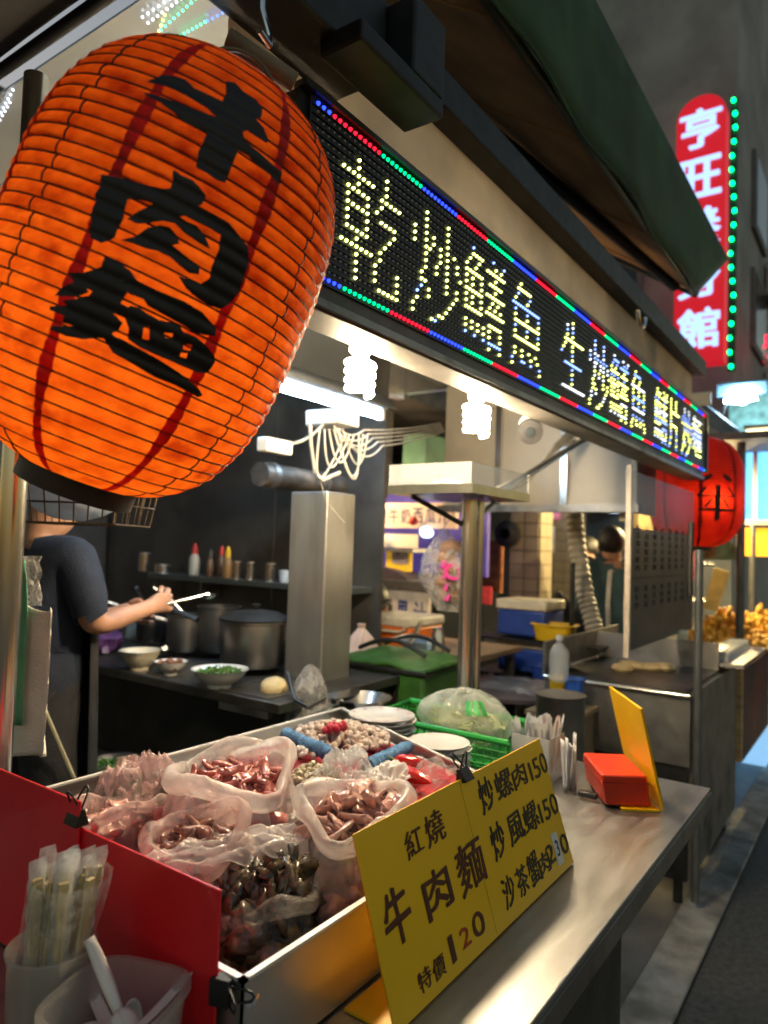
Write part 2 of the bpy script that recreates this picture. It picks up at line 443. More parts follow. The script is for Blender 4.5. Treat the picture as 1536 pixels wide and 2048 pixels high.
def post(name, label, x, y, z0, z1, r, extra=None):
    T = thing(name, label, 'post', (x, y, z0))
    obj('tube', MB().cyl((x, y, z0), (x, y, z1), r, n=24), steel_y, T)
    obj('collar', MB().cyl((x, y, z0), (x, y, z0 + .03), r * 1.25, n=24), steel_dull, T)
    if extra: obj('conduit', MB().cyl((x + extra[0], y + extra[1], z0), (x + extra[0], y + extra[1], z1), extra[2], n=16), steel_y, T)
    return T
post('stall_post', 'thin steel post of the stall at the left edge behind the red board', .735, 1.43, .86, 2.44, .025)
post('stall_post', 'polished double steel post in the middle behind the plates', 2.20, 1.185, .86, 1.669, .027, (.058, -.012, .015))

# ---- canopy: steel ceiling, LED sign, board above it, dark beams, awning
can = thing('canopy', 'steel ceiling and dark front beams of the stall canopy', 'canopy', (2.1, 1.5, 2.45))
for k, (x0, x1) in enumerate(((.86, 1.80), (1.804, 2.75), (2.754, 3.7))):
    obj('ceiling_panel', MB().bb((x0, .99, 2.62), (x1, 2.48, 2.626)), ceil_m, can, smooth=False)
obj('far_beam', MB().bb((.86, 2.481, 2.42), (3.7, 2.53, 2.62)), steel_dull, can, smooth=False)
obj('cross_beam', MB().bb((3.702, .99, 2.46), (3.76, 2.48, 2.62)), steel_y, can, smooth=False)
obj('front_board', MB().bb((.85, .962, 2.345), (4.6, .985, 2.60)), beige_m, can, smooth=False)
obj('top_beam', MB().bb((.3, .90, 2.605), (4.7, .985, 2.70)), black_m, can, smooth=False, bevel=.004)
obj('lower_beam', MB().bb((.9, .885, 1.945), (4.55, .985, 2.006)), mat('beam_grey', (.17, .155, .14), .5, .3, .2, 6, wear=((.08, .07, .065), 4)), can, smooth=False, bevel=.004)
obj('beam_lip', MB().bb((.9, .875, 1.950), (4.55, .8845, 1.965)), steel_dull, can, smooth=False)
# dark housing above the lantern
obj('roller_box', MB().bb((.25, .82, 2.43), (1.12, .960, 2.60)), black_m, can, smooth=False, bevel=.008)
obj('bracket_arm', MB().bb((.96, .76, 2.40), (1.25, .86, 2.44)).bb((1.13, .76, 2.44), (1.25, .86, 2.60)), black_m, can, smooth=False, bevel=.006)
obj('gusset', MB().bb((.72, .60, 2.47), (.82, .90, 2.60)), black_m, can, smooth=False, bevel=.006)

# ---- awning
aw_in = mat('brown_awning_cloth', (.46, .24, .09), .8, 0, .2, 4, .2, 300, transl=.15)
aw_out = mat('green_awning_cloth', (.030, .085, .026), .75, 0, .3, 3, .2, 300, wear=((.05, .10, .05), 2))
AW = thing('awning', 'dark green awning with brown underside over the street side', 'awning', (1.2, .7, 2.4))
def awf(a, b):  # a along X, b from inner to outer
    x = .175 + 3.78 * a + .105 * b; y = 1.505 - .656 * b; z = 3.355 - .42 * b - .02 * math.sin(a * 9) * b
    return Vector((x, y, z))
obj('underside', MB().grid(awf, 24, 8), aw_in, AW, solid=.003)
def avf(a, b):
    x = .21 + (3.85 + .7875 * b) * a; return Vector((x, .828 - .021 * b + .014 * math.sin(a * 26) * (1 - b), 2.909 + .4725 * b))
obj('valance', MB().grid(avf, 40, 5), aw_out, AW, solid=.004)
for k in range(5):
    x_ = .9 + .75 * k
    obj('seam', MB().tube([awf((x_ - .175 - .0525) / 3.8, b_ / 8) + Vector((0, 0, -.004)) for b_ in range(9)], .004, 5), aw_in, AW)
obj('hem', MB().tube([avf(a_ / 40, 0) + Vector((0, -.003, .004)) for a_ in range(41)], .007, 6), aw_out, AW)
obj('front_bar', MB().cyl((.175, .858, 2.944), (4.13, .858, 2.944), .018), mat('olive_metal', (.14, .12, .05), .4, .7, .2, 8), AW)
obj('folding_arm', MB().tube([(1.75, 1.505, 3.285), (2.71, 1.225, 3.13), (3.99, .9275, 2.952)], .028), black_m, AW)
obj('end_rod', MB().cyl((4.025, 1.505, 3.346), (4.13, .84, 2.935), .02), black_m, AW)
# hanging ring under the beam
rg = P(1283, 628, y=.84)
ring = MB().tube([rg + Vector((.0 + .055 * math.cos(t), 0, .055 * math.sin(t))) for t in [math.pi * (1.0 + 1.0 * i / 14) for i in range(15)]], .009)
tag(obj('hanging_ring', ring, chrome), 'bright metal hook ring hanging below the beige board', 'hook')

# ---- LED sign
PITCH = .01655; LX0 = .985; LZ0 = 2.338; NR, NCOL = 21, 217
LED = thing('led_sign', 'long LED dot matrix sign with running characters above the stall', 'sign', (2.7, .9, 2.01))
obj('housing', MB().bb((.94, .887, 2.008), (4.60, .961, 2.342)), black_m, LED, smooth=False)
facem = mat('led_face', (.012, .012, .014), .4, 0, .3, 30)
obj('face', MB().bb((.965, .8795, LZ0 - PITCH * 20.7), (4.585, .8868, LZ0 + .006)), facem, LED, smooth=False)
lv = MB()
for r_ in range(NR):
    z = LZ0 - r_ * PITCH + PITCH * .42 - .004
    lv.bb((.97, .8762, z - .001), (4.58, .8794, z + .001))
obj('louvre_ribs', lv, facem, LED, smooth=False, kind='stuff')
obj('frame_strip', MB().bb((.94, .868, 2.3435), (4.61, .9, 2.356)), mat('sign_frame', (.10, .09, .08), .35, .8, .2, 8), LED, smooth=False)
obj('end_cap', MB().bb((4.5855, .868, 2.0), (4.612, .90, 2.342)), mat('sign_frame', (.1, .09, .08)), LED, smooth=False)
GL = {
'乾': "....#.....#....|....#.....#....|.#######..#....|....#....#####.|..#####..#.....|..#...#.#......|..#####..####..|..#...#.....#..|..#...#....#...|..#####...#....|....#....#.....|.#######.#.....|....#...#....#.|....#...#....#.|....#...#....#.|....#....#####.",
'炒': "....#.....#....|....#.....#....|....#.....#....|.#..#.#...#....|.#..#.#.#.#.#..|.#..##..#.#..#.|....#...#.#..#.|....#..#..#...#|....#..#..#....|...#......#..#.|...##.....#..#.|...#.#......#..|..#..#.....#...|..#.......#....|.#......##.....|.#....##.......",
'鱔': "..#......#...#.|..####....#.#..|.#..#..#######.|#..#......#....|######..#####..|#.#..#....#....|#.#..#.#######.|######...#.#...|#.#..#..#.#.#..|#.#..#.#######.|######.........|........#####..|#.#.#.#.#...#..|#.#.#.#.#...#..|#..#..#.#####..|........#...#..",
'魚': "....#..........|...######......|...#....#......|..#....#.......|.############..|..#....#....#..|..#....#....#..|..###########..|..#....#....#..|..#....#....#..|..###########..|...............|..#..#..#..#...|..#..#...#..#..|.#...##..#...#.|.#...........#.",
'生': "......#........|...#..#........|...#..#........|...#..#........|..###########..|..#...#........|.#....#........|#.....#........|......#........|..##########...|......#........|......#........|......#........|......#........|.#############.|...............",
'片': "..#.....#......|..#.....#......|..#.....#......|..#.....#......|..###########..|..#............|..#............|..#............|..########.....|..#......#.....|..#......#.....|..#......#.....|..#......#.....|.#.......#.....|.#.......#.....|#........#.....",
'麵': "...#...........|.#####.#######.|...#......#....|#######..#.....|.#.#.#.#######.|#..#..##..#..#.|..#.#..#.###.#.|.#####.#.#.#.#.|#.#..#.#.###.#.|...##..#.#.#.#.|..##...#.###.#.|.#..#..#######.|.....#.........|......########.|...............|...............",
}
lit = {}
cc = 4
rr = random.Random(3)
for gi, ch in enumerate(['乾', '炒', '鱔', '魚', None, '生', '炒', '鱔', '魚', None, '鱔', '片', '炒', '麵']):
    if ch is None: cc += 8; continue
    for r_, row in enumerate(GL[ch].split('|')):
        if gi < 2: rc = 'yellow'
        elif gi < 5: rc = 'blue' if rr.random() < .25 else 'yellow'
        else: rc = rr.choice(['yellow', 'yellow', 'blue', 'white'])
        for c_, k in enumerate(row):
            if k == '#':
                cl = rc
                if gi < 2 and rr.random() < .03 * gi: cl = 'blue'
                lit[(r_ + 2 + (1 if True else 0), cc + c_)] = cl
    cc += 16
seq = ['red', 'green', 'blue']
for c_ in range(NCOL):
    lit[(0, c_)] = 'blue' if c_ < 3 else seq[((c_ - 3) // 10) % 3]
    lit[(NR - 1, c_)] = 'blue' if c_ < 6 else ['green', 'red', 'blue'][((c_ - 6) // 10) % 3]
led_mb = {k: MB() for k in ('unlit', 'yellow', 'blue', 'white', 'red', 'green', 'border_blue')}
def led_dot(mb, x, z, r, h):
    n = 7; y = .8790
    vs = [(x + r * math.cos(2 * math.pi * i / n), y, z + r * math.sin(2 * math.pi * i / n)) for i in range(n)]
    vs += [(x + r * .62 * math.cos(2 * math.pi * i / n), y - h, z + r * .62 * math.sin(2 * math.pi * i / n)) for i in range(n)]
    mb.add(vs, [(i, (i + 1) % n, n + (i + 1) % n, n + i) for i in range(n)] + [tuple(range(n, 2 * n))])
for r_ in range(NR):
    for c_ in range(NCOL):
        k = lit.get((r_, c_), 'unlit')
        if k == 'blue' and r_ in (0, NR - 1): k = 'border_blue'
        x = LX0 + c_ * PITCH; z = LZ0 - .006 - r_ * PITCH * .985
        if k == 'unlit': led_dot(led_mb[k], x, z, .0029, .003)
        else: led_dot(led_mb[k], x, z, .0038 if k not in ('red', 'green', 'border_blue') else .0046, .0045)
obj('unlit_leds', led_mb['unlit'], mat('unlit_led', (.45, .45, .42), .25), LED, kind='stuff')
for k, c, s in (('yellow', (.92, 1.0, .22), 2.6), ('blue', (.22, .36, 1.0), 1.7), ('white', (.85, .92, 1.0), 1.6), ('red', (1.0, .01, .03), 1.2), ('green', (.0, 1.0, .28), .95), ('border_blue', (.02, .05, 1.0), 1.6)):
    m_ = glow('led_' + k, c, s)
    obj(k.replace('border_', 'border_') + '_leds', led_mb[k], m_, LED, kind='stuff')

# ---- paper lanterns
CH = {
'niu': [[[.599,-.477],[.651,-.426],[.669,-.363],[.676,-.291],[.659,-.225],[.661,-.142],[.667,-.053],[.707,-.051],[.764,-.087],[.781,-.032],[.766,.038],[.767,.137],[.747,.19],[.702,.196],[.681,.169],[.666,.227],[.633,.281],[.614,.265],[.611,.197],[.611,.132],[.595,.115],[.568,.144],[.561,.236],[.552,.326],[.547,.413],[.494,.418],[.507,.348],[.51,.26],[.522,.189],[.519,.125],[.469,.123],[.413,.122],[.372,.121],[.363,.076],[.367,.018],[.367,-.044],[.429,-.063],[.474,-.059],[.518,-.062],[.512,-.128],[.511,-.198],[.525,-.262],[.537,-.341],[.542,-.439],[.55,-.452],[.56,-.386],[.568,-.29],[.577,-.195],[.584,-.112],[.591,-.05],[.604,-.109],[.607,-.169],[.611,-.245],[.613,-.306],[.61,-.379],[.599,-.446]]],
'rou': [[[.188,-.461],[.201,-.385],[.211,-.31],[.221,-.224],[.233,-.152],[.247,-.12],[.276,-.122],[.31,-.142],[.319,-.132],[.313,-.096],[.317,-.037],[.305,.009],[.288,.056],[.249,.052],[.238,.037],[.239,.113],[.24,.214],[.222,.284],[.2,.361],[.147,.403],[.083,.408],[.019,.415],[-.032,.396],[-.08,.352],[-.088,.279],[-.084,.204],[-.07,.132],[-.039,.075],[-.035,.134],[-.027,.2],[.011,.23],[.049,.216],[.124,.218],[.18,.198],[.182,.129],[.179,.048],[.178,-.005],[.167,-.026],[.163,.009],[.167,.068],[.149,.125],[.111,.175],[.111,.111],[.118,.026],[.135,-.036],[.122,-.094],[.097,-.146],[.07,-.204],[.071,-.256],[.098,-.238],[.14,-.194],[.165,-.168],[.165,-.195],[.154,-.253],[.14,-.292],[.102,-.285],[.065,-.272],[.032,-.281],[-.013,-.278],[-.053,-.329],[-.05,-.391],[-.023,-.418],[.008,-.416],[.032,-.439],[.083,-.436],[.107,-.456],[.141,-.448],[.173,-.459]],[[-.012,-.246],[.025,-.187],[.075,-.148],[.104,-.098],[.113,-.051],[.097,-.0],[.072,.021],[.055,-.007],[.045,.051],[.037,.109],[.035,.157],[.001,.171],[-.011,.121],[-.003,.063],[.01,.003],[.01,-.063],[-.002,-.121],[-.005,-.185]]],
'mian': [[[-.205,-.436],[-.181,-.355],[-.133,-.287],[-.094,-.292],[-.088,-.232],[-.104,-.147],[-.127,-.099],[-.198,-.125],[-.232,-.134],[-.234,-.081],[-.27,-.069],[-.278,-.15],[-.298,-.088],[-.332,-.097],[-.352,-.12],[-.363,-.069],[-.378,-.127],[-.391,-.186],[-.416,-.241],[-.43,-.329],[-.432,-.426],[-.415,-.419],[-.384,-.316],[-.388,-.376],[-.362,-.374],[-.362,-.458],[-.349,-.464],[-.319,-.38],[-.313,-.411],[-.271,-.323],[-.305,-.458],[-.267,-.442],[-.23,-.385]],[[-.112,-.143],[-.127,-.099],[-.128,.021],[-.12,.152],[-.126,.263],[-.156,.374],[-.189,.384],[-.209,.289],[-.206,.192],[-.203,.087],[-.197,-.009],[-.181,-.037],[-.186,-.106],[-.171,-.164]],[[-.263,-.106],[-.225,-.086],[-.216,-.038],[-.225,-.001],[-.229,.074],[-.208,.172],[-.229,.205],[-.227,.284],[-.238,.353],[-.264,.433],[-.282,.448],[-.338,.433],[-.354,.372],[-.356,.258],[-.358,.143],[-.358,.035],[-.347,-.037],[-.306,-.052]],[[-.372,-.169],[-.356,-.072],[-.363,.037],[-.371,.151],[-.384,.275],[-.411,.421],[-.431,.467],[-.446,.447],[-.438,.278],[-.442,.164],[-.429,.045],[-.419,-.08]]],
'mian_hole': [[[-.282,.015],[-.267,.04],[-.317,.064],[-.323,.03]],[[-.265,.12],[-.254,.165],[-.274,.167],[-.282,.136]],[[-.271,.236],[-.262,.283],[-.286,.286],[-.293,.246]],[[-.308,.24],[-.301,.276],[-.321,.281],[-.325,.246]],[[-.276,-.347],[-.242,-.297],[-.233,-.315],[-.233,-.282],[-.255,-.291]]]}
def lantern(name, label, Bp, Tp, u, Rad, k, q, e, nrib, glowc, paper, strip, chars, power, bulb_z=0.0, dash=True, crad=.05, fwd=0.0):
    Bp, Tp, u = Vector(Bp), Vector(Tp), Vector(u)
    Ln = (Tp - Bp).length; a = (Tp - Bp) / Ln; C = (Bp + Tp) / 2; w = a.cross(u).normalized(); u = w.cross(a)
    T = thing(name, label, 'lantern', Bp)
    def r0(s): return Rad * max(1 - abs(s / e) ** k, 0) ** (1 / q)
    pitch = 2.0 / nrib
    def rs(s):  # paper puffs out between the ribs
        f = ((s + 1) / pitch) % 1.0
        return r0(s) * (1 - .012) + .0026 * math.sin(math.pi * f) * (Rad / .218)
    def pt(s, t, up=0.0, raw=False):
        r = (r0(s) * .988 if raw else rs(s)) + up
        return C + a * (s * Ln / 2) + (u * math.cos(t) + w * math.sin(t)) * r
    nt_, ns = 72, nrib * 6
    pb = MB()
    def pf(i, j):
        s = -1 + 2 * j; t = 2 * math.pi * i
        f = math.sin(math.pi * (((s + 1) / pitch) % 1.0))
        wr = .0011 * noise.noise(Vector((t * 9, s * 50, 3))) * f + .0016 * noise.noise(Vector((t * 2.2, s * 8, 1)))
        return pt(s, t, wr)
    pb.grid(lambda i, j: pf(i, j), nt_ * 2, ns)
    obj('paper', pb, paper, T, ang=80)
    for r_ in range(0, nrib + 1):
        s = -1 + r_ * pitch
        obj('rib', MB().tube([pt(s, 2 * math.pi * i / 60 + .0, .0002, True) for i in range(60)], .00115 * Rad / .218 + .0002, 5, True), MATS['lantern_rib'], T)
    for i in range(8):
        t0 = -.4 + i * math.pi / 4
        wd = .022
        sb = MB().grid(lambda x, y: pt(-1 + 2 * y, t0 + (x - .5) * 2 * wd * (1.6 + .35 * math.sin(y * 37 + i)) , .0012), 3, ns)
        obj('seam_strip', sb, strip, T, ang=80)
    if dash:
        for i in range(4):
            db = MB(); t0 = -.79 + i * math.pi / 2
            for r_ in range(nrib):
                sa, sb_ = -1 + (r_ + .04) * pitch, -1 + (r_ + .96) * pitch
                tt = t0 + .012 * math.sin(r_ * 2.3) + (.018 if r_ % 2 else -.018)
                db.tube([pt(sa + (sb_ - sa) * z_ / 4, tt, .0012) for z_ in range(5)], .0011, 5)
            obj('binding_thread', db, MATS['lantern_rib'], T, kind='stuff')
    # end rings
    for s, sg in ((-1, -1), (1, 1)):
        rr_ = r0(s) * (.93 if s < 0 else .88)
        M = Matrix.Translation(C + a * (s * Ln / 2)) @ Matrix((u.to_4d(), w.to_4d(), a.to_4d(), (0, 0, 0, 1))).transposed().to_3x3().to_4x4()
        hb = MB()
        h0, h1 = (.012, -.027) if s < 0 else (-.012, .004)
        hb.lathe([(rr_, h0), (rr_ * 1.0, h1), (rr_ * .95, h1), (rr_ * .95, h0)], 40, M)
        ring_o = obj('bottom_ring' if s < 0 else 'top_ring', hb, MATS['lantern_ring'], T)
        if s < 0:
            sp = MB()
            for kk in range(3):
                t = kk * math.pi / 3 + .4
                d = (u * math.cos(t) + w * math.sin(t)) * rr_ * .95
                c_ = C - a * (Ln / 2 + .023)
                sd = a.cross(d).normalized() * .016
                sp.add([c_ - d - sd, c_ + d - sd, c_ + d + sd, c_ - d + sd, c_ - d - sd + a * .004, c_ + d - sd + a * .004, c_ + d + sd + a * .004, c_ - d + sd + a * .004],
                       [(0, 1, 2, 3), (7, 6, 5, 4), (0, 4, 5, 1), (1, 5, 6, 2), (2, 6, 7, 3), (3, 7, 4, 0)])
            sp.lathe([(.02, 0), (.02, .01)], 20, M @ Matrix.Translation((0, 0, -.032)), True, True)
            obj('base_spokes', sp, MATS['lantern_ring'], ring_o)
    # hanger
    top = C + a * (Ln / 2 + .0)
    rt = r0(1.0) * .6
    obj('bail', MB().tube([top + w * (rt * math.cos(t)) + a * (.05 * math.sin(t)) for t in [math.pi * i / 14 for i in range(15)]], .0035), MATS['lantern_wire'], T)
    # brushed characters lying on the paper
    for nm, polys, holes in chars:
        vs2 = []; ed = []; loops = []
        for p_ in polys + holes:
            b = len(vs2)
            pp = []
            for i in range(len(p_)):                       # refine the outline
                x0, y0 = p_[i]; x1, y1 = p_[(i + 1) % len(p_)]
                n_ = max(1, int(math.hypot((x1 - x0) * .288, (y1 - y0) * .2) / .006))
                for j in range(n_): pp.append(Vector((x0 + (x1 - x0) * j / n_, y0 + (y1 - y0) * j / n_)))
            vs2 += pp; ed += [(b + i, b + (i + 1) % len(pp)) for i in range(len(pp))]
        def inside(x, y, P_):
            c_ = False; n_ = len(P_); j = n_ - 1
            for i in range(n_):
                xi, yi = P_[i]; xj, yj = P_[j]
                if (yi > y) != (yj > y) and x < (xj - xi) * (y - yi) / (yj - yi) + xi: c_ = not c_
                j = i
            return c_
        xs = [v[0] for v in vs2]; ys = [v[1] for v in vs2]
        gx = min(xs)
        while gx < max(xs):
            gy = min(ys)
            while gy < max(ys):
                if any(inside(gx, gy, P_) for P_ in polys): vs2.append(Vector((gx, gy)))
                gy += .022
            gx += pitch / 6
        ov, oe, of, *_ = geometry.delaunay_2d_cdt(vs2, ed, [], 0, 1e-5)
        cb = MB(); keep = []
        for f in of:
            cx = sum(ov[i][0] for i in f) / len(f); cy_ = sum(ov[i][1] for i in f) / len(f)
            if any(inside(cx, cy_, P_) for P_ in polys) and not any(inside(cx, cy_, P_) for P_ in holes): keep.append(f)
        cb.add([pt(v[0], v[1], .0021) for v in ov], keep)
        obj('brushed_character', cb, MATS['lantern_ink'], T, ang=80)
    ld = bpy.data.lights.new('lantern_lamp', 'POINT'); ld.energy = power; ld.color = glowc; ld.shadow_soft_size = crad
    lo = bpy.data.objects.new('lantern_lamp', ld); COL.objects.link(lo); lo.parent = T; lo.location = C + a * (bulb_z * Ln) + u * (fwd * Rad) - Bp
    return T
mat('lantern_rib', (.03, .012, .006), .6, 0, .2, 20)
mat('lantern_ring', (.022, .018, .016), .45, .1, .25, 12)
mat('lantern_wire', (.12, .09, .06), .4, .8, .2, 12)
mat('lantern_ink', (.010, .005, .004), .55, 0, .3, 30)
paper1 = mat('orange_lantern_paper', (.80, .165, .010), .65, 0, .25, 34, 1.0, 42, base2=(.58, .085, .004), transl=.80, wear=((.36, .030, .003), 16), stretch=(1, 1, 1.6))
strip1 = mat('red_seam_paper', (.50, .012, .004), .55, 0, .25, 16, transl=.5)
BIG = ((.5684, .9244, 1.586), (.6537, .7329, 2.123), (-.5463, -.8126, -.203))
lantern('paper_lantern', 'large orange paper lantern with black brushed characters, hanging close to the camera', *BIG, .2115, 3.0041, 2.3972, 1.0432, 33, (1.0, .80, .52), paper1, strip1,
        [('niu', CH['niu'], []), ('rou', CH['rou'], []), ('mian', CH['mian'], CH['mian_hole'])], .92, -.2)
# hook and wire that carry it
hk = P(520, 95, d=1.06)
T = thing('lantern_hook', 'bent metal hook and batten above the large orange lantern', 'hook', hk)
obj('hook', MB().tube([hk + Vector((0, 0, .16)), hk + Vector((.002, 0, .06)), hk + Vector((.012, -.008, .02)), hk + Vector((.0, -.02, -.005)), hk + Vector((-.02, -.02, .004))], .0045), chrome, T)
q0, q1 = P(455, 75, d=1.16), P(590, 165, d=1.2)
obj('batten', MB().cyl(q0, q1, .016), mat('worn_batten', (.22, .17, .11), .7, 0, .3, 12), T)
# the far, red lantern
paper2 = mat('red_lantern_paper', (.60, .035, .008), .6, 0, .25, 9, .3, 60, base2=(.48, .015, .006), transl=.55)
c2 = P(1392, 985, d=4.75)
fr = Vector((-.75, -.62, -.12)).normalized()
star = []
for i in range(6):
    t = math.pi * i / 6
    star.append([(.02 - .055 * math.sin(t) - .018 * math.cos(t), .0 + .34 * math.cos(t) - .10 * math.sin(t) * .4), (.02 + .055 * math.sin(t), .34 * -math.cos(t) * -1 + .02), (.02 + .1 * math.sin(t) + .02, .33 * math.cos(t) + .06), (.02 - .02, .02)])
mk = [[(-.02, -.42), (.02, -.42), (.02, .42), (-.02, .42)], [(-.26, -.4), (-.22, -.4), (-.22, .4), (-.26, .4)], [(-.42, -.06), (.2, -.06), (.2, .06), (-.42, .06)],
      [(.0, -.36), (.14, -.22), (.17, -.26), (.03, -.42)], [(.0, .36), (.14, .22), (.17, .26), (.03, .42)], [(-.2, -.3), (-.03, -.14), (-.06, -.10), (-.2, -.22)], [(-.2, .3), (-.03, .14), (-.06, .10), (-.2, .22)],
      [(.24, -.3), (.34, -.1), (.4, -.14), (.3, -.34)], [(.24, .3), (.34, .1), (.4, .14), (.3, .34)]]
mk = [[(s_ - .12, t_ - .05) for s_, t_ in p_] for p_ in mk]
lantern('paper_lantern', 'red paper lantern with a glowing spot, hanging at the far end of the LED sign', c2 - Vector((0, 0, .36)), c2 + Vector((0, 0, .36)), fr, .295, 3.4, 2.3, 1.035, 36,
        (1.0, .55, .22), paper2, mat('dark_seam_paper', (.22, .006, .004), .6, 0, .2, 16, transl=.4), [('mark', mk, [])], 1.3, -.08, False, .012, .80)
bq = c2 + Vector((-.20, -.16, -.06))
# ---- dark canvas roof of the stall on the near side, over the lantern
NR_ = thing('neighbour_canopy', 'black canvas roof of the next stall in the top left corner', 'canopy', (.2, 1.6, 2.5))
cv = mat('black_canvas', (.012, .010, .009), .8, 0, .3, 5, .2, 60)
obj('canvas', MB().grid(lambda a, b: Vector((-1.6 + 2.39 * a, .95 + 3.2 * b, 2.60 + .02 * math.sin(a * 7) + .015 * math.sin(b * 9))), 20, 20), cv, NR_, solid=.01)
obj('edge_bar', MB().cyl((.80, .95, 2.60), (.80, 4.15, 2.60), .014), black_m, NR_)
# ================================================================== lamps under the canopy
warm_bulb = glow('warm_cfl_glass', (1.0, .78, .48), 235.0)
def cfl(label, px, py, y, s=1.0, plate=False):
    c = P(px, py, y=y)
    T = thing('spiral_bulb', label, 'light bulb', c + Vector((0, 0, .07)), 'spiral bulbs under the canopy')
    pts = []
    for i in range(90):
        t = i / 89; an = t * 2 * math.pi * 4.0
        r = .036 * s * (1 - .12 * t); pts.append(c + Vector((r * math.cos(an), r * math.sin(an), (.045 - .095 * t) * s)))
    obj('spiral_tube', MB().tube(pts, .0088 * s, 8), warm_bulb, T)
    obj('ballast', MB().lathe([(.02, 0), (.03, .012), (.031, .04), (.022, .05)], 20, Matrix.Translation(c + Vector((0, 0, .055 * s))), True, True), white_pl, T)
    so = obj('socket', MB().lathe([(.022, 0), (.024, .03), (.021, .05)], 20, Matrix.Translation(c + Vector((0, 0, .106 * s))), True, True), porcelain, T)
    obj('stem', MB().cyl(c + Vector((0, 0, .15)), c + Vector((0, 0, .36)), .007), cable_m, T)
    if plate: obj('mount_plate', MB().box(c + Vector((.03, .03, .13)), (.17, .012, .05)), mat('orange_plate', (.5, .2, .1), .5), T, bevel=.003)
    return T
cfl('glowing spiral bulb hanging nearer the large lantern, beside the tube light', 720, 752, 1.10, .95, True)
cfl('glowing spiral bulb hanging in front of the pillar with the white shelf tray', 953, 838, 1.10, 1.05)

LS = thing('led_reflections', 'rows of tiny glowing dots standing for LED reflections in the ceiling above the large lantern', 'string lights', P(380, 30, z=2.61))  # glowing dots added in place of LED reflections on the ceiling panel
for nm, c_, p0_, p1_, n_ in (('white_leds', (.8, .9, 1.0), (372, -10), (296, 46), 9), ('white_leds', (.8, .9, 1.0), (350, -10), (285, 34), 7), ('green_leds', (.1, 1.0, .45), (400, -10), (322, 60), 10), ('amber_glints', (1.0, .7, .2), (330, 30), (318, 62), 4), ('blue_leds', (.1, .2, 1.0), (505, -5), (415, 42), 10), ('green_leds', (.1, 1.0, .45), (410, 44), (360, 72), 7), ('white_leds', (.8, .9, 1.0), (26, 180), (2, 225), 6), ('white_leds', (.8, .9, 1.0), (20, 205), (0, 240), 5)):
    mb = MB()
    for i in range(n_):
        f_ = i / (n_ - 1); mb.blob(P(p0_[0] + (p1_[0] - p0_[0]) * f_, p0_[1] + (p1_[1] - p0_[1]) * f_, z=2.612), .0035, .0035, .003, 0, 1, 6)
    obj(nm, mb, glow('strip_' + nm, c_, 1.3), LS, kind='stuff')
fx = thing('tube_light', 'cool white fluorescent tube light on its batten inside the stall', 'tube light', (2.1, 1.93, 2.1))
a, b = Vector((1.45, 1.93, 2.10)), Vector((2.67, 1.935, 2.10))
obj('tube', MB().cyl(a, b, .014, n=14), glow('cool_tube', (.52, .76, 1.0), 44.0), fx)
obj('batten', MB().bb((1.42, 1.915, 2.135), (2.72, 1.965, 2.19)), mat('grey_batten', (.30, .32, .34), .5), fx, bevel=.004)
obj('reflector', MB().add([(1.42, 1.86, 2.13), (2.72, 1.86, 2.13), (2.72, 1.91, 2.19), (1.42, 1.91, 2.19)], [(0, 1, 2, 3)]).add([(1.42, 2.02, 2.13), (2.72, 2.02, 2.13), (2.72, 1.97, 2.19), (1.42, 1.97, 2.19)], [(0, 1, 2, 3)]), mat('grey_reflector', (.22, .24, .27), .4, .5), fx, solid=.002)
for x in (1.44, 2.69): obj('end_cap', MB().box((x, 1.932, 2.105), (.024, .034, .05)), white_pl, fx, bevel=.003)

hood = thing('extractor_hood', 'steel hood panel between the lantern and the first bulb', 'hood', (1.9, 2.02, 2.2))
obj('hood_face', MB().bb((1.3, 2.06, 2.2), (2.72, 2.075, 2.60)), mat('hood_steel', (.5, .52, .55), .3, 1, .08, 4), hood, smooth=False)

# upper back panels of the stall, seen under the ceiling
bp_m = mat('cream_panel', (.50, .46, .39), .45, .1, .1, 3, wear=((.36, .32, .26), 2))
BP = thing('back_partition', 'pale metal partition panels under the ceiling behind the second bulb', 'partition', (3.6, 1.7, 1.8))
for k, (y0, y1) in enumerate(((1.0, 1.36), (1.375, 1.74), (1.755, 2.10))):
    obj('panel', MB().bb((3.58, y0, 1.74), (3.60, y1, 2.44)), bp_m, BP, smooth=False)
for y in (1.367, 1.747): obj('upright', MB().bb((3.555, y - .018, 1.72), (3.578, y + .018, 2.36)), steel_y, BP, smooth=False)
obj('bottom_rail', MB().bb((3.54, .98, 1.70), (3.61, 2.12, 1.738)), steel_dull, BP, smooth=False)
BP2 = thing('side_partition', 'long cream panel hanging behind the LED sign toward the far lantern', 'partition', (4.1, 1.2, 1.6))
obj('panel', MB().bb((3.62, 1.12, 1.72), (4.42, 1.135, 2.3)), bp_m, BP2, smooth=False)
obj('strut', MB().cyl(P(1000, 985, y=1.09), P(1175, 875, y=1.09), .014), steel_y, BP2)
obj('hanger', MB().bb((3.70, 1.085, 1.66), (3.78, 1.119, 2.0)), cream_m, BP2, smooth=False)

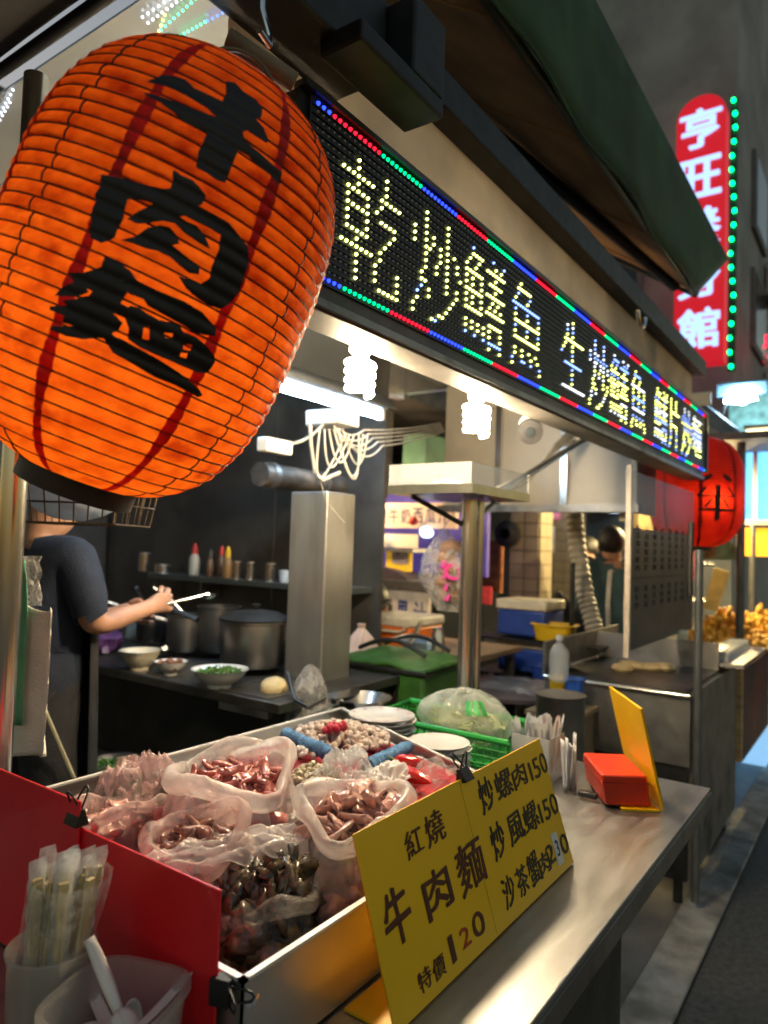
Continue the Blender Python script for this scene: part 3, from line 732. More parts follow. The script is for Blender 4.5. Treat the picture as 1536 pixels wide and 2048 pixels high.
# spotlight / camera under the beam
sp = P(1060, 858, y=1.06)
T = thing('security_camera', 'white bullet camera with dark lens under the LED sign', 'camera', sp)
ax = Vector((-.75, -.35, -.32)).normalized()
obj('body', MB().cyl(sp - ax * .10, sp + ax * .035, .040, .046, 24), white_pl, T, bevel=.004)
obj('lens_hood', MB().cyl(sp + ax * .036, sp + ax * .062, .047, .045, 24), black_pl, T)
obj('lens', MB().cyl(sp + ax * .0625, sp + ax * .066, .02, .018, 20), glass_d, T)
obj('mount_arm', MB().tube([sp - ax * .05, sp + Vector((.05, .02, .07)), sp + Vector((.06, .02, .16))], .009), white_pl, T)

# junction box with its bunch of cables
jb = P(665, 838, y=1.72)
T = thing('junction_box', 'white wiring box with a tangle of white cables below the tube light', 'junction box', jb)
obj('box', MB().box(jb, (.12, .17, .06)), mat('off_white_box', (.5, .5, .47), .5), T, bevel=.006)
rc = random.Random(5)
def sag(p, q, drop, n=14): return [p.lerp(q, i / n) - Vector((0, 0, drop * 4 * (i / n) * (1 - i / n))) for i in range(n + 1)]
for k in range(5):
    p0 = jb + Vector((rc.uniform(-.04, .04), rc.uniform(-.07, .02), -.02)); q0 = P(728 + 9 * k, 860 + 8 * k, y=1.70 + .012 * k); q1 = P(880 + 2 * k, 846 + 4 * k, x=3.54)
    obj('cable', MB().tube(sag(p0, q0, .03 + .012 * k) + sag(q0, q1, .012)[1:], .0042, 6), cable_m, T)
for k in range(6):
    cx = 650 + 16 * k
    p0 = P(640 + 9 * k, 858, y=1.70); b0 = P(632 + 18 * k, 955 + rc.uniform(-22, 18), y=1.69); e0 = P(690 + 9 * k, 868, y=1.69)
    pts = []; jit = Vector((.05 * rc.uniform(-1, 1), .05 * rc.uniform(-1, 1), 0))
    for i in range(19):
        t = i / 18
        pts.append(p0 * (1 - t) ** 2 + (b0 + (b0 - p0) * .75 + jit) * 2 * t * (1 - t) + e0 * t * t)
    obj('cable_loop', MB().tube(pts, .0042, 6), cable_m, T)
p0 = P(620, 850, y=1.70)
obj('cable', MB().tube([p0, P(622, 890, y=1.70), P(630, 945, y=1.70), P(645, 960, y=1.70), P(680, 945, y=1.70)], .007, 6), cable_m, T)
obj('loose_wire', MB().tube([P(640, 960, y=1.7), P(652, 1000, y=1.7), P(676, 1030, y=1.7), P(690, 1046, y=1.7)], .0016, 5), cable_m, T)
# second bundle to the right of the pole
T = thing('cable_bundle', 'bundle of pale cables strapped below the LED sign near the camera', 'cables', P(1010, 985, y=1.3))
for k in range(4):
    obj('cable', MB().tube([P(990, 978 + 5 * k, y=1.32), P(1020, 965 + 5 * k, y=1.3), P(1060, 950 + 3 * k, y=1.28), P(1110, 900 - 4 * k, y=1.25), P(1150, 880 - 10 * k, y=1.22)], .008, 6), cable_m, T)
T = thing('power_strip', 'short white power strip hanging left of the wiring box', 'power strip', P(560, 895, y=1.7))
obj('case', MB().box(P(550, 893, y=1.72), (.13, .05, .05)), white_pl, T, bevel=.006)
obj('lead', MB().tube(sag(P(560, 885, y=1.72), P(650, 845, y=1.72), .03), .006, 6), cable_m, T)
# horizontal duct behind the cables
T = thing('overhead_pipe', 'dark greasy pipe running above the steel pillar', 'pipe', (2.5, 2.0, 1.72))
obj('pipe', MB().cyl(P(520, 948, y=2.25), P(760, 985, y=2.25), .055, n=20), mat('greasy_pipe', (.12, .10, .085), .4, .5, .3, 12, .3, 40, wear=((.28, .2, .15), 8)), T)
for px in (540, 640, 730):
    q = P(px, 948 + (px - 520) * .154, y=2.25)
    obj('clamp', MB().cyl(q - Vector((.015, .0, .0)), q + Vector((.015, 0, 0)), .062, n=20), steel_dull, T)
obj('hanging_cloth', MB().grid(lambda a, b: P(700 + 60 * a, 975 + 45 * b, y=2.2) + Vector((0, .01 * math.sin(a * 20), 0)), 16, 4), black_pl, T, solid=.002)

# shelf tray on the double post
sc = P(880, 985, y=1.19)
T = thing('post_shelf', 'shallow steel shelf with a clear upstand on top of the middle post', 'shelf', (2.2, 1.19, 1.75))
q00, q11 = P(762, 985, y=1.33), P(1005, 1000, y=1.02)
z0 = 1.672
obj('shelf_pan', MB().bb((1.98, 1.06, z0), (2.42, 1.38, z0 + .012)).bb((1.98, 1.055, z0), (2.42, 1.0595, z0 + .03)).bb((1.975, 1.055, z0), (1.9795, 1.38, z0 + .03)), steel_y, T, smooth=False)
clear_pl = mat('clear_acrylic', (.75, .78, .80), .15, 0, .05, 5, alpha=.32)
obj('upstand', MB().bb((1.978, 1.062, z0 + .031), (2.42, 1.066, z0 + .10)).bb((1.982, 1.0665, z0 + .031), (1.986, 1.38, z0 + .10)), clear_pl, T, smooth=False)
obj('bracket', MB().cyl((2.2, 1.19, 1.57), (2.40, 1.19, z0 - .002), .009), steel_y, T)
obj('bracket', MB().cyl((2.2, 1.19, 1.57), (2.05, 1.33, z0 - .002), .009), black_m, T)
paper_roll = MB().grid(lambda a, b: Vector((2.02 + .34 * a, 1.10 + .2 * b, z0 + .016 + .035 * math.sin(math.pi * b) * (.7 + .3 * math.sin(a * 11)))), 14, 8)
tag(obj('folded_paper', paper_roll, white_pl, solid=.004), 'crumpled white paper lying in the shelf tray on the middle post', 'paper')

# hanging clear bag of buns on the post
hb = P(885, 1110, y=1.36)
T = thing('hanging_bag', 'clear plastic bag of rolls with pink print hanging on the middle post', 'bag', hb)
bagf = film('clear_bag', (.85, .82, .80), .12, .55, 22)
def bagshape(a, b):
    t = 2 * math.pi * a; s = b
    w_ = .012 + .115 * math.sin(min(1, s * 1.15) * math.pi * .62) * (1 - .55 * max(0, s - .62) / .38)
    w_ *= 1 + .16 * noise.noise(Vector((math.cos(t) * 2, math.sin(t) * 2, s * 5)))
    z = hb.z + .10 - .31 * s
    return Vector((hb.x + (w_ * .85) * math.cos(t) * .75 + .03 * s, hb.y + w_ * math.sin(t) - .03 * s, z))
obj('film', MB().grid(bagshape, 36, 24), bagf, T)
rl = MB()
for k in range(5): rl.blob(hb + Vector((.03, -.02 + .02 * (k % 2), -.15 + .045 * k)), .05, .045, .03, .1, 2, 10, k)
obj('rolls', rl, mat('bread', (.45, .2, .07), .6, 0, .3, 14), T, kind='stuff')
pkp = mat('pink_print', (.75, .05, .35), .5)
for k in range(4):
    d = hb + Vector((-.068 + .012 * k, -.045 + .0 * k, -.035 - .04 * k))
    obj('print_patch', MB().box(d, (.006, .03, .03), (0, .3, -.6)), pkp, T, bevel=.004)
obj('print_patch', MB().lathe([(.02, 0), (.034, 0), (.034, .003), (.02, .003)], 20, Matrix.Translation(hb + Vector((-.05, -.075, -.06))) @ Euler((1.2, .0, -.7)).to_matrix().to_4x4()), pkp, T)
obj('string', MB().tube([hb + Vector((0, 0, .1)), Vector((2.2, 1.22, 1.66))], .002, 5), white_pl, T)

# ================================================================== kitchen at the back left
wallk = mat('kitchen_wall_steel', (.14, .132, .125), .38, .75, .2, 3, .06, 18, wear=((.07, .065, .06), 2.5))
K = thing('kitchen_wall', 'dark smoke stained steel wall behind the cooking range', 'wall', (2.8, 2.8, .02))
for k in range(4): obj('panel', MB().bb((2.80, 1.98 + k * .72, .9), (2.82, 1.98 + k * .72 + .714, 2.60)), wallk, K, smooth=False)
obj('lower_panel', MB().bb((2.80, 1.98, .02), (2.82, 4.86, .895)), wallk, K, smooth=False)
tag(obj('side_wall', MB().bb((.3, 4.2, .02), (2.79, 4.25, 2.5)), wallk, smooth=False), 'dark back wall of the kitchen behind the cook', 'wall')
tag(obj('steel_pillar', MB().bb((2.12, 1.765, .02), (2.30, 1.955, 1.70)), mat('pillar_steel', (.50, .49, .46), .3, .8, .14, 2.5, .12, 7, stretch=(3, 3, .7), wear=((.34, .31, .26), 3)), smooth=False, bevel=.006), 'tall pale steel pillar at the right end of the kitchen', 'pillar')
rg_ = thing('cooking_range', 'black cooking range with a lower front shelf in the kitchen', 'stove', (2.2, 2.3, .02))
obj('worktop', MB().bb((1.74, 1.62, .93), (2.79, 3.3, .965)), steel_dark, rg_, bevel=.004)
obj('front_face', MB().bb((1.78, 1.63, .35), (1.80, 3.29, .929)), mat('range_black', (.03, .03, .03), .35, .6, .3, 6), rg_, smooth=False)
obj('ledge', MB().bb((1.62, 1.63, .60), (1.775, 3.29, .62)), steel_dark, rg_, smooth=False)
obj('base', MB().bb((1.85, 1.63, .02), (2.79, 3.29, .349)), black_m, rg_, smooth=False)
obj('end_board', MB().bb((1.70, 1.52, .40), (2.10, 1.615, .86)), steel_dull, rg_, smooth=False)
for k in range(3):
    c = (2.35, 1.98 + .42 * k, .966)
    obj('burner', MB().lathe([(.13, 0), (.13, .02), (.10, .025), (.09, 0)], 20, Matrix.Translation(c)), black_m, rg_)
# pots
def pot(label, px, py, x, r, h, rimk=1.06, lid=False, handle=True, m_=None):
    c = P(px, py, x=x); c.z = .992
    T = thing('cooking_pot', label, 'pot', c)
    m_ = m_ or mat('pot_steel', (.30, .29, .28), .3, 1, .2, 6, .05, 20, wear=((.10, .085, .075), 5))
    obj('vessel', MB().lathe([(r * .9, 0), (r, .02), (r, h), (r * rimk, h + .006), (r * rimk, h + .012), (r * .97, h + .01), (r * .96, .03), (0.001, .02)], 32, Matrix.Translation(c), True), m_, T)
    if lid:
        L_ = obj('lid', MB().lathe([(r * 1.08, h + .013), (r * 1.1, h + .02), (r * .7, h + .045), (.02, h + .055), (.001, h + .055)], 32, Matrix.Translation(c)), black_m, T)
        obj('knob', MB().lathe([(.012, h + .055), (.02, h + .075), (.001, h + .08)], 14, Matrix.Translation(c)), black_pl, L_)
    if handle:
        d = Vector((-.75, .4, .12)).normalized()
        obj('handle', MB().tube([c + d * r * .98 + Vector((0, 0, h * .8)), c + d * (r + .16) + Vector((0, 0, h * .8 + .03))], [.010, .012], 8), steel_dull, T)
    return c
pot('wide black pot with a dark lid at the right end of the range', 510, 1250, 2.10, .135, .17, lid=True, handle=False)
pot('tall steel pot left of the wide black pot', 438, 1240, 2.25, .095, .19, handle=False)
pot('steel saucepan with long handle in the middle of the range', 372, 1240, 2.15, .085, .15)
pot('small steel pot with ladle just right of the cook hands', 305, 1240, 2.2, .075, .17)
# woks / pans tilted on the pots
q = P(300, 1260, x=2.0)
T = thing('frying_pan', 'dark frying pan with a long pale handle at the front of the range', 'pan', q)
obj('pan', MB().lathe([(.001, .0), (.09, 0), (.12, .03), (.116, .03), (.088, .004), (.001, .004)], 28, Matrix.Translation(Vector((q.x, q.y, .966)))), black_m, T)
obj('handle', MB().tube([(q.x - .05, q.y - .10, .99), (q.x - .12, q.y - .26, 1.05)], .011), steel_y, T)
q = P(400, 1232, x=2.02); 
tag(obj('ladle', MB().tube([P(330, 1212, x=2.0), P(395, 1240, x=2.0)], .011, 8).lathe([(.001, -.03), (.025, -.022), (.038, 0), (.036, 0)], 16, Matrix.Translation(P(326, 1210, x=2.0))), steel_y), 'pale handled ladle resting across the saucepans', 'ladle')
# bowls on the front of the range
veg = mat('chopped_greens', (.10, .22, .03), .6, 0, .4, 40, base2=(.04, .11, .015))
def bowl(label, px, py, x, r, h, fill=None, fillm=None, z=.966, m_=porcelain, foot=True):
    c = P(px, py, x=x); c.z = z
    T = thing('bowl', label, 'bowl', c)
    obj('vessel', MB().lathe([(r * .45, 0), (r * .45, .012), (r * .62, h * .3), (r * .9, h * .72), (r, h), (r * 1.05, h + .004), (r * .96, h), (r * .84, h * .7), (.001, h * .2)], 36, Matrix.Translation(c), True), m_, T)
    if fill:
        f_ = MB(); rq = random.Random(px)
        for k in range(fill[0]):
            an, q_ = rq.uniform(0, 6.28), math.sqrt(rq.random()) * r * .78
            if fill[1] == 'leaf':
                p0 = c + Vector((q_ * math.cos(an), q_ * math.sin(an), h * .8 + rq.random() * .03 * (1 - q_ / r)))
                d1 = Vector((rq.uniform(-1, 1), rq.uniform(-1, 1), rq.uniform(-.2, .7))) * .022; d2 = Vector((rq.uniform(-1, 1), rq.uniform(-1, 1), rq.uniform(-.4, .4))) * .007
                f_.add([p0 - d2, p0 + d1 * .5 + d2 * .2 - d2, p0 + d1, p0 + d1 * .5 + d2, p0 + d2], [(0, 1, 2, 3, 4)])
            else:
                f_.blob(c + Vector((q_ * math.cos(an), q_ * math.sin(an), h * .68 + rq.random() * .02)), .014, .01, .008, .2, 2, 7, k, (rq.random() * 6, rq.random() * 6, 0))
        obj('filling', f_, fillm, T, kind='stuff')
    return T
bowl('empty cream bowl, tallest on the front of the range', 280, 1318, 1.80, .078, .075, m_=mat('cream_porcelain', (.62, .55, .42), .2, 0, .05, 8))
bowl('small white bowl of minced topping between the cream bowl and the greens', 342, 1335, 1.82, .062, .048, (24, 'lump'), mat('mince', (.22, .10, .06), .6))
bowl('wide white bowl of chopped greens on the range', 440, 1350, 1.79, .098, .062, (260, 'leaf'), veg)
# dark basin of greens on the floor shelf
bowl('dark basin heaped with leafy greens low under the range', 225, 1490, 1.55, .13, .09, (420, 'leaf'), veg, .60, steel_dark)
bowl('pale basin of greens on the floor behind the red board', 300, 1530, 1.58, .12, .07, (260, 'leaf'), veg, .42, steel_dull)
# clutter at the back of the range
q = P(205, 1290, x=1.95); q.z = .966
tag(obj('cabbage_bag', MB().blob(q + Vector((0, 0, .06)), .09, .10, .065, .25, 2.5, 20, 3), mat('purple_cabbage', (.06, .02, .10), .4, 0, .4, 14, .4, 40, base2=(.12, .05, .17))), 'dark purple bag of cabbage left of the cream bowl', 'bag')
q = P(188, 1250, x=2.3); q.z = .992
nd = MB(); rq = random.Random(6)
for i in range(120):
    p_ = q + Vector((rq.gauss(0, .05), rq.gauss(0, .05), .03 + rq.random() * .06)); d = Vector((rq.uniform(-1, 1), rq.uniform(-1, 1), rq.uniform(-.3, .3))).normalized() * .03
    nd.tube([p_ - d, p_ + Vector((0, 0, .012)), p_ + d], .0028, 4)
tag(obj('noodle_heap', nd, mat('raw_noodles', (.62, .58, .46), .5), kind='stuff'), 'heap of pale noodles at the back of the range', 'food')
for px, h_, r_, lab in ((236, .10, .034, 'glass jar left of the small steel pot'), (262, .12, .03, 'taller glass jar next to the small steel pot')):
    q = P(px, 1262, x=2.3); q.z = .967
    T = thing('glass_jar', lab, 'jar', q)
    obj('glass', MB().lathe([(r_, 0), (r_, h_), (r_ * .9, h_), (r_ * .9, .006)], 20, Matrix.Translation(q), True), mat('jar_glass', (.6, .62, .6), .1, 0, .1, 5, alpha=.4), T)
    obj('lid', MB().cyl(q + Vector((0, 0, h_)), q + Vector((0, 0, h_ + .015)), r_ * 1.05), steel_dull, T)
for px, py, dx, lab in ((400, 1225, .10, 'first long spoon leaning out of the saucepans'), (300, 1216, -.05, 'second long spoon leaning out of the small pot')):
    q = P(px, py, x=2.2)
    tag(obj('long_spoon', MB().tube([q + Vector((0, 0, -.08)), q + Vector((-.08, dx, .05)), q + Vector((-.14, dx * 1.6, .11))], [.007, .006, .009], 8), steel_y), lab, 'spoon')
q = P(470, 1222, x=2.4)
tag(obj('red_rag', MB().blob((2.42, q.y, .985), .06, .05, .03, .3, 3, 16, 2), redp), 'crumpled red cloth between the pots', 'cloth')
# steel box with dough ball
q = P(530, 1372, x=1.80)
T = thing('steel_box', 'steel box with a ball of dough at the end of the range', 'container', (1.9, 1.7, .90))
bxm = MB(); c = P(528, 1365, x=1.86); c.z = .93
obj('box', MB().bb((c.x - .10, c.y - .12, .90), (c.x + .10, c.y + .12, .91)).bb((c.x - .10, c.y - .12, .91), (c.x - .095, c.y + .12, .972)).bb((c.x + .095, c.y - .12, .91), (c.x + .10, c.y + .12, .972)).bb((c.x - .0949, c.y - .12, .91), (c.x + .0949, c.y - .115, .972)).bb((c.x - .0949, c.y + .115, .91), (c.x + .0949, c.y + .12, .972)), steel_dull, T, smooth=False)
tag(obj('dough_ball', MB().blob((c.x + .02, c.y - .03, .975), .05, .05, .042, .06, 2, 16), mat('dough', (.62, .50, .27), .6, 0, .15, 14)), 'pale yellow ball of dough in the steel box', 'dough')
# clear bag beside it
cb = P(620, 1350, x=1.92)
def cbag(a, b):
    t = 2 * math.pi * a; r = (.085 * (1 - b) ** .6 + .008) * (1 + .25 * noise.noise(Vector((math.cos(t) * 2, math.sin(t) * 2, b * 4))))
    return Vector((cb.x + r * math.cos(t), cb.y + r * math.sin(t), .87 + .2 * b))
T = thing('plastic_bag', 'knotted clear plastic bag at the end of the range by the pillar', 'bag', (cb.x, cb.y, .87))
obj('film', MB().grid(cbag, 28, 16), bagf, T)
obj('handle', MB().tube([P(575, 1345, x=1.85), P(590, 1400, x=1.8), P(615, 1415, x=1.8), P(650, 1395, x=1.85)], .007), black_pl, T)

# shelf with condiments
sh = thing('wall_shelf', 'narrow steel shelf on the kitchen wall', 'shelf', (2.7, 2.6, 1.28))
zsh = P(420, 1152, x=2.7).z
obj('board', MB().bb((2.60, 2.02, zsh - .03), (2.795, 3.5, zsh)), mat('shelf_steel', (.24, .27, .27), .35, .9, .15, 5), sh, bevel=.003)
for y in (2.2, 3.1): obj('bracket', MB().bb((2.66, y, zsh - .12), (2.79, y + .012, zsh - .0305)), steel_dull, sh, smooth=False)
def bottle(label, px, r, h, m_, capm, caph, tip=False, x=2.68):
    c = P(px, 1140, x=x); c.z = zsh
    T = thing('bottle', label, 'bottle', c)
    obj('body', MB().lathe([(r * .95, 0), (r, .008), (r, h * .75), (r * .8, h * .88), (r * .5, h)], 20, Matrix.Translation(c), True, True), m_, T)
    obj('cap', MB().lathe([(r * .62, h), (r * .6, h + caph * .5), (.006 if tip else r * .5, h + caph), (.001, h + caph)], 20, Matrix.Translation(c), True), capm, T)
yelp = mat('yellow_plastic', (.70, .42, .01), .4, 0, .12, 8)
pale_b = mat('pale_bottle', (.45, .42, .36), .3); brown_b = mat('brown_bottle', (.12, .06, .03), .25)
bottle('squeeze bottle with a red nozzle cap on the kitchen shelf', 388, .03, .12, pale_b, redp, .06, True)
bottle('brown sauce bottle between the two capped squeeze bottles', 420, .022, .10, brown_b, black_pl, .05, True)
bottle('amber bottle with a red cap behind the yellow capped one', 442, .024, .12, brown_b, redp, .05, True, 2.74)
bottle('amber squeeze bottle with a yellow nozzle cap on the kitchen shelf', 455, .025, .11, mat('amber_bottle', (.3, .17, .07), .3), yelp, .06, True, 2.66)
def tin(label, px, r, h, x=2.68):
    c = P(px, 1140, x=x); c.z = zsh
    T = thing('tin', label, 'tin', c)
    obj('can', MB().lathe([(r, 0), (r, h)], 20, Matrix.Translation(c), True, True), chrome, T)
    obj('rim', MB().lathe([(r * 1.04, h - .004), (r * 1.04, h + .003), (r * .9, h + .003)], 20, Matrix.Translation(c)), steel_dull, T)
tin('tall shiny tin at the left part of the shelf', 288, .032, .11)
tin('shiny tin right of the yellow capped bottle', 474, .022, .09)
tin('shiny tin in the middle of the tin row', 501, .022, .09)
tin('shiny tin at the right end of the tin row', 541, .026, .09)
tin('low wide tin beside the tall one', 325, .045, .045)
tag(obj('plastic_cup', MB().lathe([(.026, 0), (.034, .06), (.032, .06), (.024, .004)], 20, Matrix.Translation(Vector((2.68, P(570, 1140, x=2.68).y, zsh))), True), mat('blue_white_plastic', (.5, .55, .6), .4)), 'pale plastic cup at the right end of the shelf', 'cup')

# ---- wire basket hanging behind the lantern
wb = P(165, 1010, d=1.85)
T = thing('wire_basket', 'hanging wire basket below the large lantern', 'basket', wb - Vector((0, 0, .08)))
bx_, by_, bz_ = .15, .14, .07
wire = MATS['lantern_wire']
U_ = Vector(ray(300, 1000) - ray(100, 1000)).normalized(); U_.z = 0; U_.normalize(); V_ = Vector((-U_.y, U_.x, 0))
def bpt(a, b, c): return wb + U_ * (a * bx_) + V_ * (b * by_) + Vector((0, 0, c))
for z_, s_ in ((.05, 1.0), (0.0, .96), (-.05, .9)):
    obj('hoop', MB().tube([bpt(s_ * x, s_ * y, z_) for x, y in ((-1, -1), (1, -1), (1, 1), (-1, 1))], .0028, 6, True), wire, T)
for i in range(9):
    f = -1 + i / 4
    obj('wire', MB().tube([bpt(f, -1, .05), bpt(f * .9, -.9, -.05), bpt(f * .9, .9, -.05), bpt(f, 1, .05)], .0022, 6), wire, T)
for i in range(7):
    f = -1 + i / 3
    obj('wire', MB().tube([bpt(-1, f, .05), bpt(-.9, f * .9, -.05), bpt(.9, f * .9, -.05), bpt(1, f, .05)], .0022, 6), wire, T)
for sx, sy in ((-1, -1), (1, -1), (1, 1), (-1, 1)): obj('chain', MB().tube([bpt(sx, sy, .05), bpt(0, 0, .85)], .002, 5), wire, T)
bgw = film('white_bag', (.80, .84, .90), .75, .95, 16)
T = thing('plastic_bag', 'pale bluish plastic bag of goods lying in the hanging wire basket', 'bag', wb)
def wbag(a, b):
    t = 2 * math.pi * a; p_ = math.pi * b
    k = 1 + .2 * noise.noise(Vector((math.cos(t) * 2, math.sin(t) * 2, b * 4)))
    return bpt(.72 * math.sin(p_) * math.cos(t) * k - .15, .8 * math.sin(p_) * math.sin(t) * k, -.042 + .07 * (1 + math.cos(p_)) * k * .9)
obj('film', MB().grid(wbag, 30, 16), mat('bluish_bag', (.55, .62, .72), .3, 0, .15, 14, .4, 40, transl=.4), T)

# ---- towel and green sheet hanging at the left post
tw = mat('white_towel', (.82, .77, .68), .9, 0, .1, 10, .3, 160)
T0 = P(62, 1200, d=1.62)
def towel(a, b):
    p_ = P(28 + 72 * a, 1212 + 300 * b, d=1.60 + .03 * math.sin(a * 5 + b * 2))
    return p_ + Vector((.012 * math.sin(a * 9 + b * 3), .01 * math.sin(a * 7), .012 * math.sin(a * 6) * (1 - b)))
tag(obj('hanging_towel', MB().grid(towel, 20, 30), tw, solid=.004), 'long cream towel hanging beside the left post', 'towel')
tag(obj('hanging_sheet', MB().grid(lambda a, b: P(28 + 22 * a, 1120 + 330 * b, d=1.575) + Vector((.006 * math.sin(b * 5), 0, 0)), 4, 12), mat('green_plastic_sheet', (.10, .36, .20), .45), solid=.002), 'narrow mint green strip hanging in front of the towel', 'sheet')
tag(obj('plastic_bag', MB().grid(lambda a, b: P(40 + 42 * a, 1112 + 100 * b, d=1.66) + Vector((.02 * noise.noise(Vector((a * 4, b * 4, 0))), .02 * noise.noise(Vector((a * 5, b * 3, 7))), 0)), 16, 16), bagf), 'crumpled clear bag hanging above the towel', 'bag')
# ================================================================== people
skin_m = mat('skin', (.42, .22, .14), .5, 0, .12, 14, sss=.1)
hair_m = mat('black_hair', (.012, .010, .009), .45, 0, .3, 60, .4, 200, stretch=(1, 1, .2))
def skin_mesh(name, verts, edges, radii, m_, parent, sub=2, root=0):
    me = bpy.data.meshes.new(name); me.from_pydata([tuple(v) for v in verts], edges, [])
    o = bpy.data.objects.new(name, me); COL.objects.link(o)
    bm = bmesh.new(); bm.from_mesh(me); lay = bm.verts.layers.skin.verify(); bm.verts.ensure_lookup_table()
    for i, r_ in enumerate(radii):
        bm.verts[i][lay].radius = (r_, r_) if not isinstance(r_, tuple) else r_
        bm.verts[i][lay].use_root = (i == root)
    bm.to_mesh(me); bm.free()
    md = o.modifiers.new('skin', 'SKIN'); md.use_smooth_shade = True
    md = o.modifiers.new('sub', 'SUBSURF'); md.levels = sub; md.render_levels = sub
    bpy.context.view_layer.update()
    dg = bpy.context.evaluated_depsgraph_get()
    me2 = bpy.data.meshes.new_from_object(o.evaluated_get(dg))
    me2.materials.clear(); me2.materials.append(m_)
    me2.polygons.foreach_set('use_smooth', [True] * len(me2.polygons))
    bpy.data.objects.remove(o)
    n = bpy.data.objects.new(name, me2); COL.objects.link(n); n.parent = parent
    OFF[n.name] = OFF[parent.name]
    return n
def person(label, base, face, joints, shirt, trousers, H=1.68, hair='short', sleeves='short', hands='curl', cap=None, apron=None):
    """joints: local coordinates (forward, left, up) in metres; face = heading angle about Z"""
    T = thing('person', label, 'person', base)
    k = H / 1.68
    J = dict(pelvis=(0, 0, .92), waist=(0.0, 0, 1.06), chest=(.01, 0, 1.27), neck=(.0, 0, 1.43), head=(.03, 0, 1.52), top=(.025, 0, 1.62),
             hl=(0, .09, .88), hr=(0, -.09, .88), kl=(.02, .10, .48), kr=(.02, -.10, .48), al=(-.02, .10, .09), ar=(-.02, -.10, .09), tl=(.13, .11, .035), tr=(.13, -.11, .035),
             sl=(0, .165, 1.375), sr=(0, -.165, 1.375), el=(.02, .22, 1.10), er=(.02, -.22, 1.10), wl=(.16, .2, .90), wr=(.16, -.2, .90))
    J.update(joints)
    ca, sa = math.cos(face), math.sin(face)
    def W(p): return Vector((p[0] * ca - p[1] * sa, p[0] * sa + p[1] * ca, p[2])) * k
    names = list(J); V = [W(J[n]) for n in names]; I = {n: i for i, n in enumerate(names)}
    E_ = [('pelvis', 'waist'), ('waist', 'chest'), ('chest', 'neck'), ('neck', 'head'), ('head', 'top'), ('pelvis', 'hl'), ('pelvis', 'hr'), ('hl', 'kl'), ('kl', 'al'), ('al', 'tl'), ('hr', 'kr'), ('kr', 'ar'), ('ar', 'tr'),
          ('chest', 'sl'), ('chest', 'sr'), ('sl', 'el'), ('el', 'wl'), ('sr', 'er'), ('er', 'wr')]
    rad = dict(pelvis=.135, waist=.125, chest=.135, neck=.056, head=.088, top=.062, hl=.085, hr=.085, kl=.056, kr=.056, al=.038, ar=.038, tl=.032, tr=.032, sl=.062, sr=.062, el=.041, er=.041, wl=.027, wr=.027)
    RD = [rad[n] * k for n in names]; ED = [(I[a], I[b]) for a, b in E_]
    for s, wn, en in ((1, 'wl', 'el'), (-1, 'wr', 'er')):
        w_ = Vector(J[wn]); d = (w_ - Vector(J[en])).normalized()
        side = Vector((0, 0, 1)).cross(d); side = side.normalized() if side.length > .1 else Vector((0, 1, 0)); upv = d.cross(side)
        palm = w_ + d * .055; i0 = len(V); V.append(W(palm)); RD.append(.030 * k); ED.append((I[wn], i0))
        for f in range(4):
            off = upv * ((f - 1.5) * .021); ln = (.030, .034, .032, .024)[f]
            p1 = palm + d * .038 + off; p2 = p1 + d * ln + side * (-s * .012); p3 = p2 + d * (ln * .15) + side * (-s * .026)
            p4 = p3 - d * .018 + side * (-s * .010)
            last = i0
            for q_, r_ in ((p1, .0105), (p2, .0095), (p3, .009), (p4, .0078)):
                V.append(W(q_)); RD.append(r_ * k); ED.append((last, len(V) - 1)); last = len(V) - 1
        last = i0
        for q_, r_ in ((palm + upv * .036 + d * .0, .012), (palm + upv * .048 + d * .026 - side * s * .014, .0105), (palm + upv * .04 + d * .046 - side * s * .026, .009)):
            V.append(W(q_)); RD.append(r_ * k); ED.append((last, len(V) - 1)); last = len(V) - 1
    skin_mesh('body', V, ED, RD, skin_m, T, 2, I['pelvis'])
    # clothing: cut out of the body surface and lifted off it
    body = [c for c in T.children if c.name.startswith('body')][0]; bme = body.data
    segs = [(n0, n1, W(J[n0]), W(J[n1])) for n0, n1 in E_]
    def where(p):
        best = None
        for n0, n1, a_, b_ in segs:
            ab = b_ - a_; t_ = max(0, min(1, (p - a_).dot(ab) / ab.length_squared)); d_ = (p - a_ - ab * t_).length - (rad[n0] * (1 - t_) + rad[n1] * t_) * k
            if best is None or d_ < best[0]: best = (d_, n0, n1, t_)
        return best
    reg = []
    fing = len(names)
    zw = W(J['pelvis']).z
    for v in bme.vertices:
        d_, n0, n1, t_ = where(v.co); e = (n0, n1); r_ = None
        if e in (('pelvis', 'waist'), ('waist', 'chest'), ('chest', 'sl'), ('chest', 'sr')): r_ = 'top'
        elif e == ('chest', 'neck'): r_ = 'top' if t_ < .72 else None
        elif e in (('sl', 'el'), ('sr', 'er')): r_ = 'top' if (sleeves == 'long' or t_ < .82) else None
        elif e in (('el', 'wl'), ('er', 'wr')): r_ = 'top' if (sleeves == 'long' and t_ < .93) else None
        elif e in (('pelvis', 'hl'), ('pelvis', 'hr'), ('hl', 'kl'), ('hr', 'kr'), ('kl', 'al'), ('kr', 'ar')): r_ = 'leg'
        elif e in (('al', 'tl'), ('ar', 'tr')): r_ = 'foot'
        reg.append(r_)
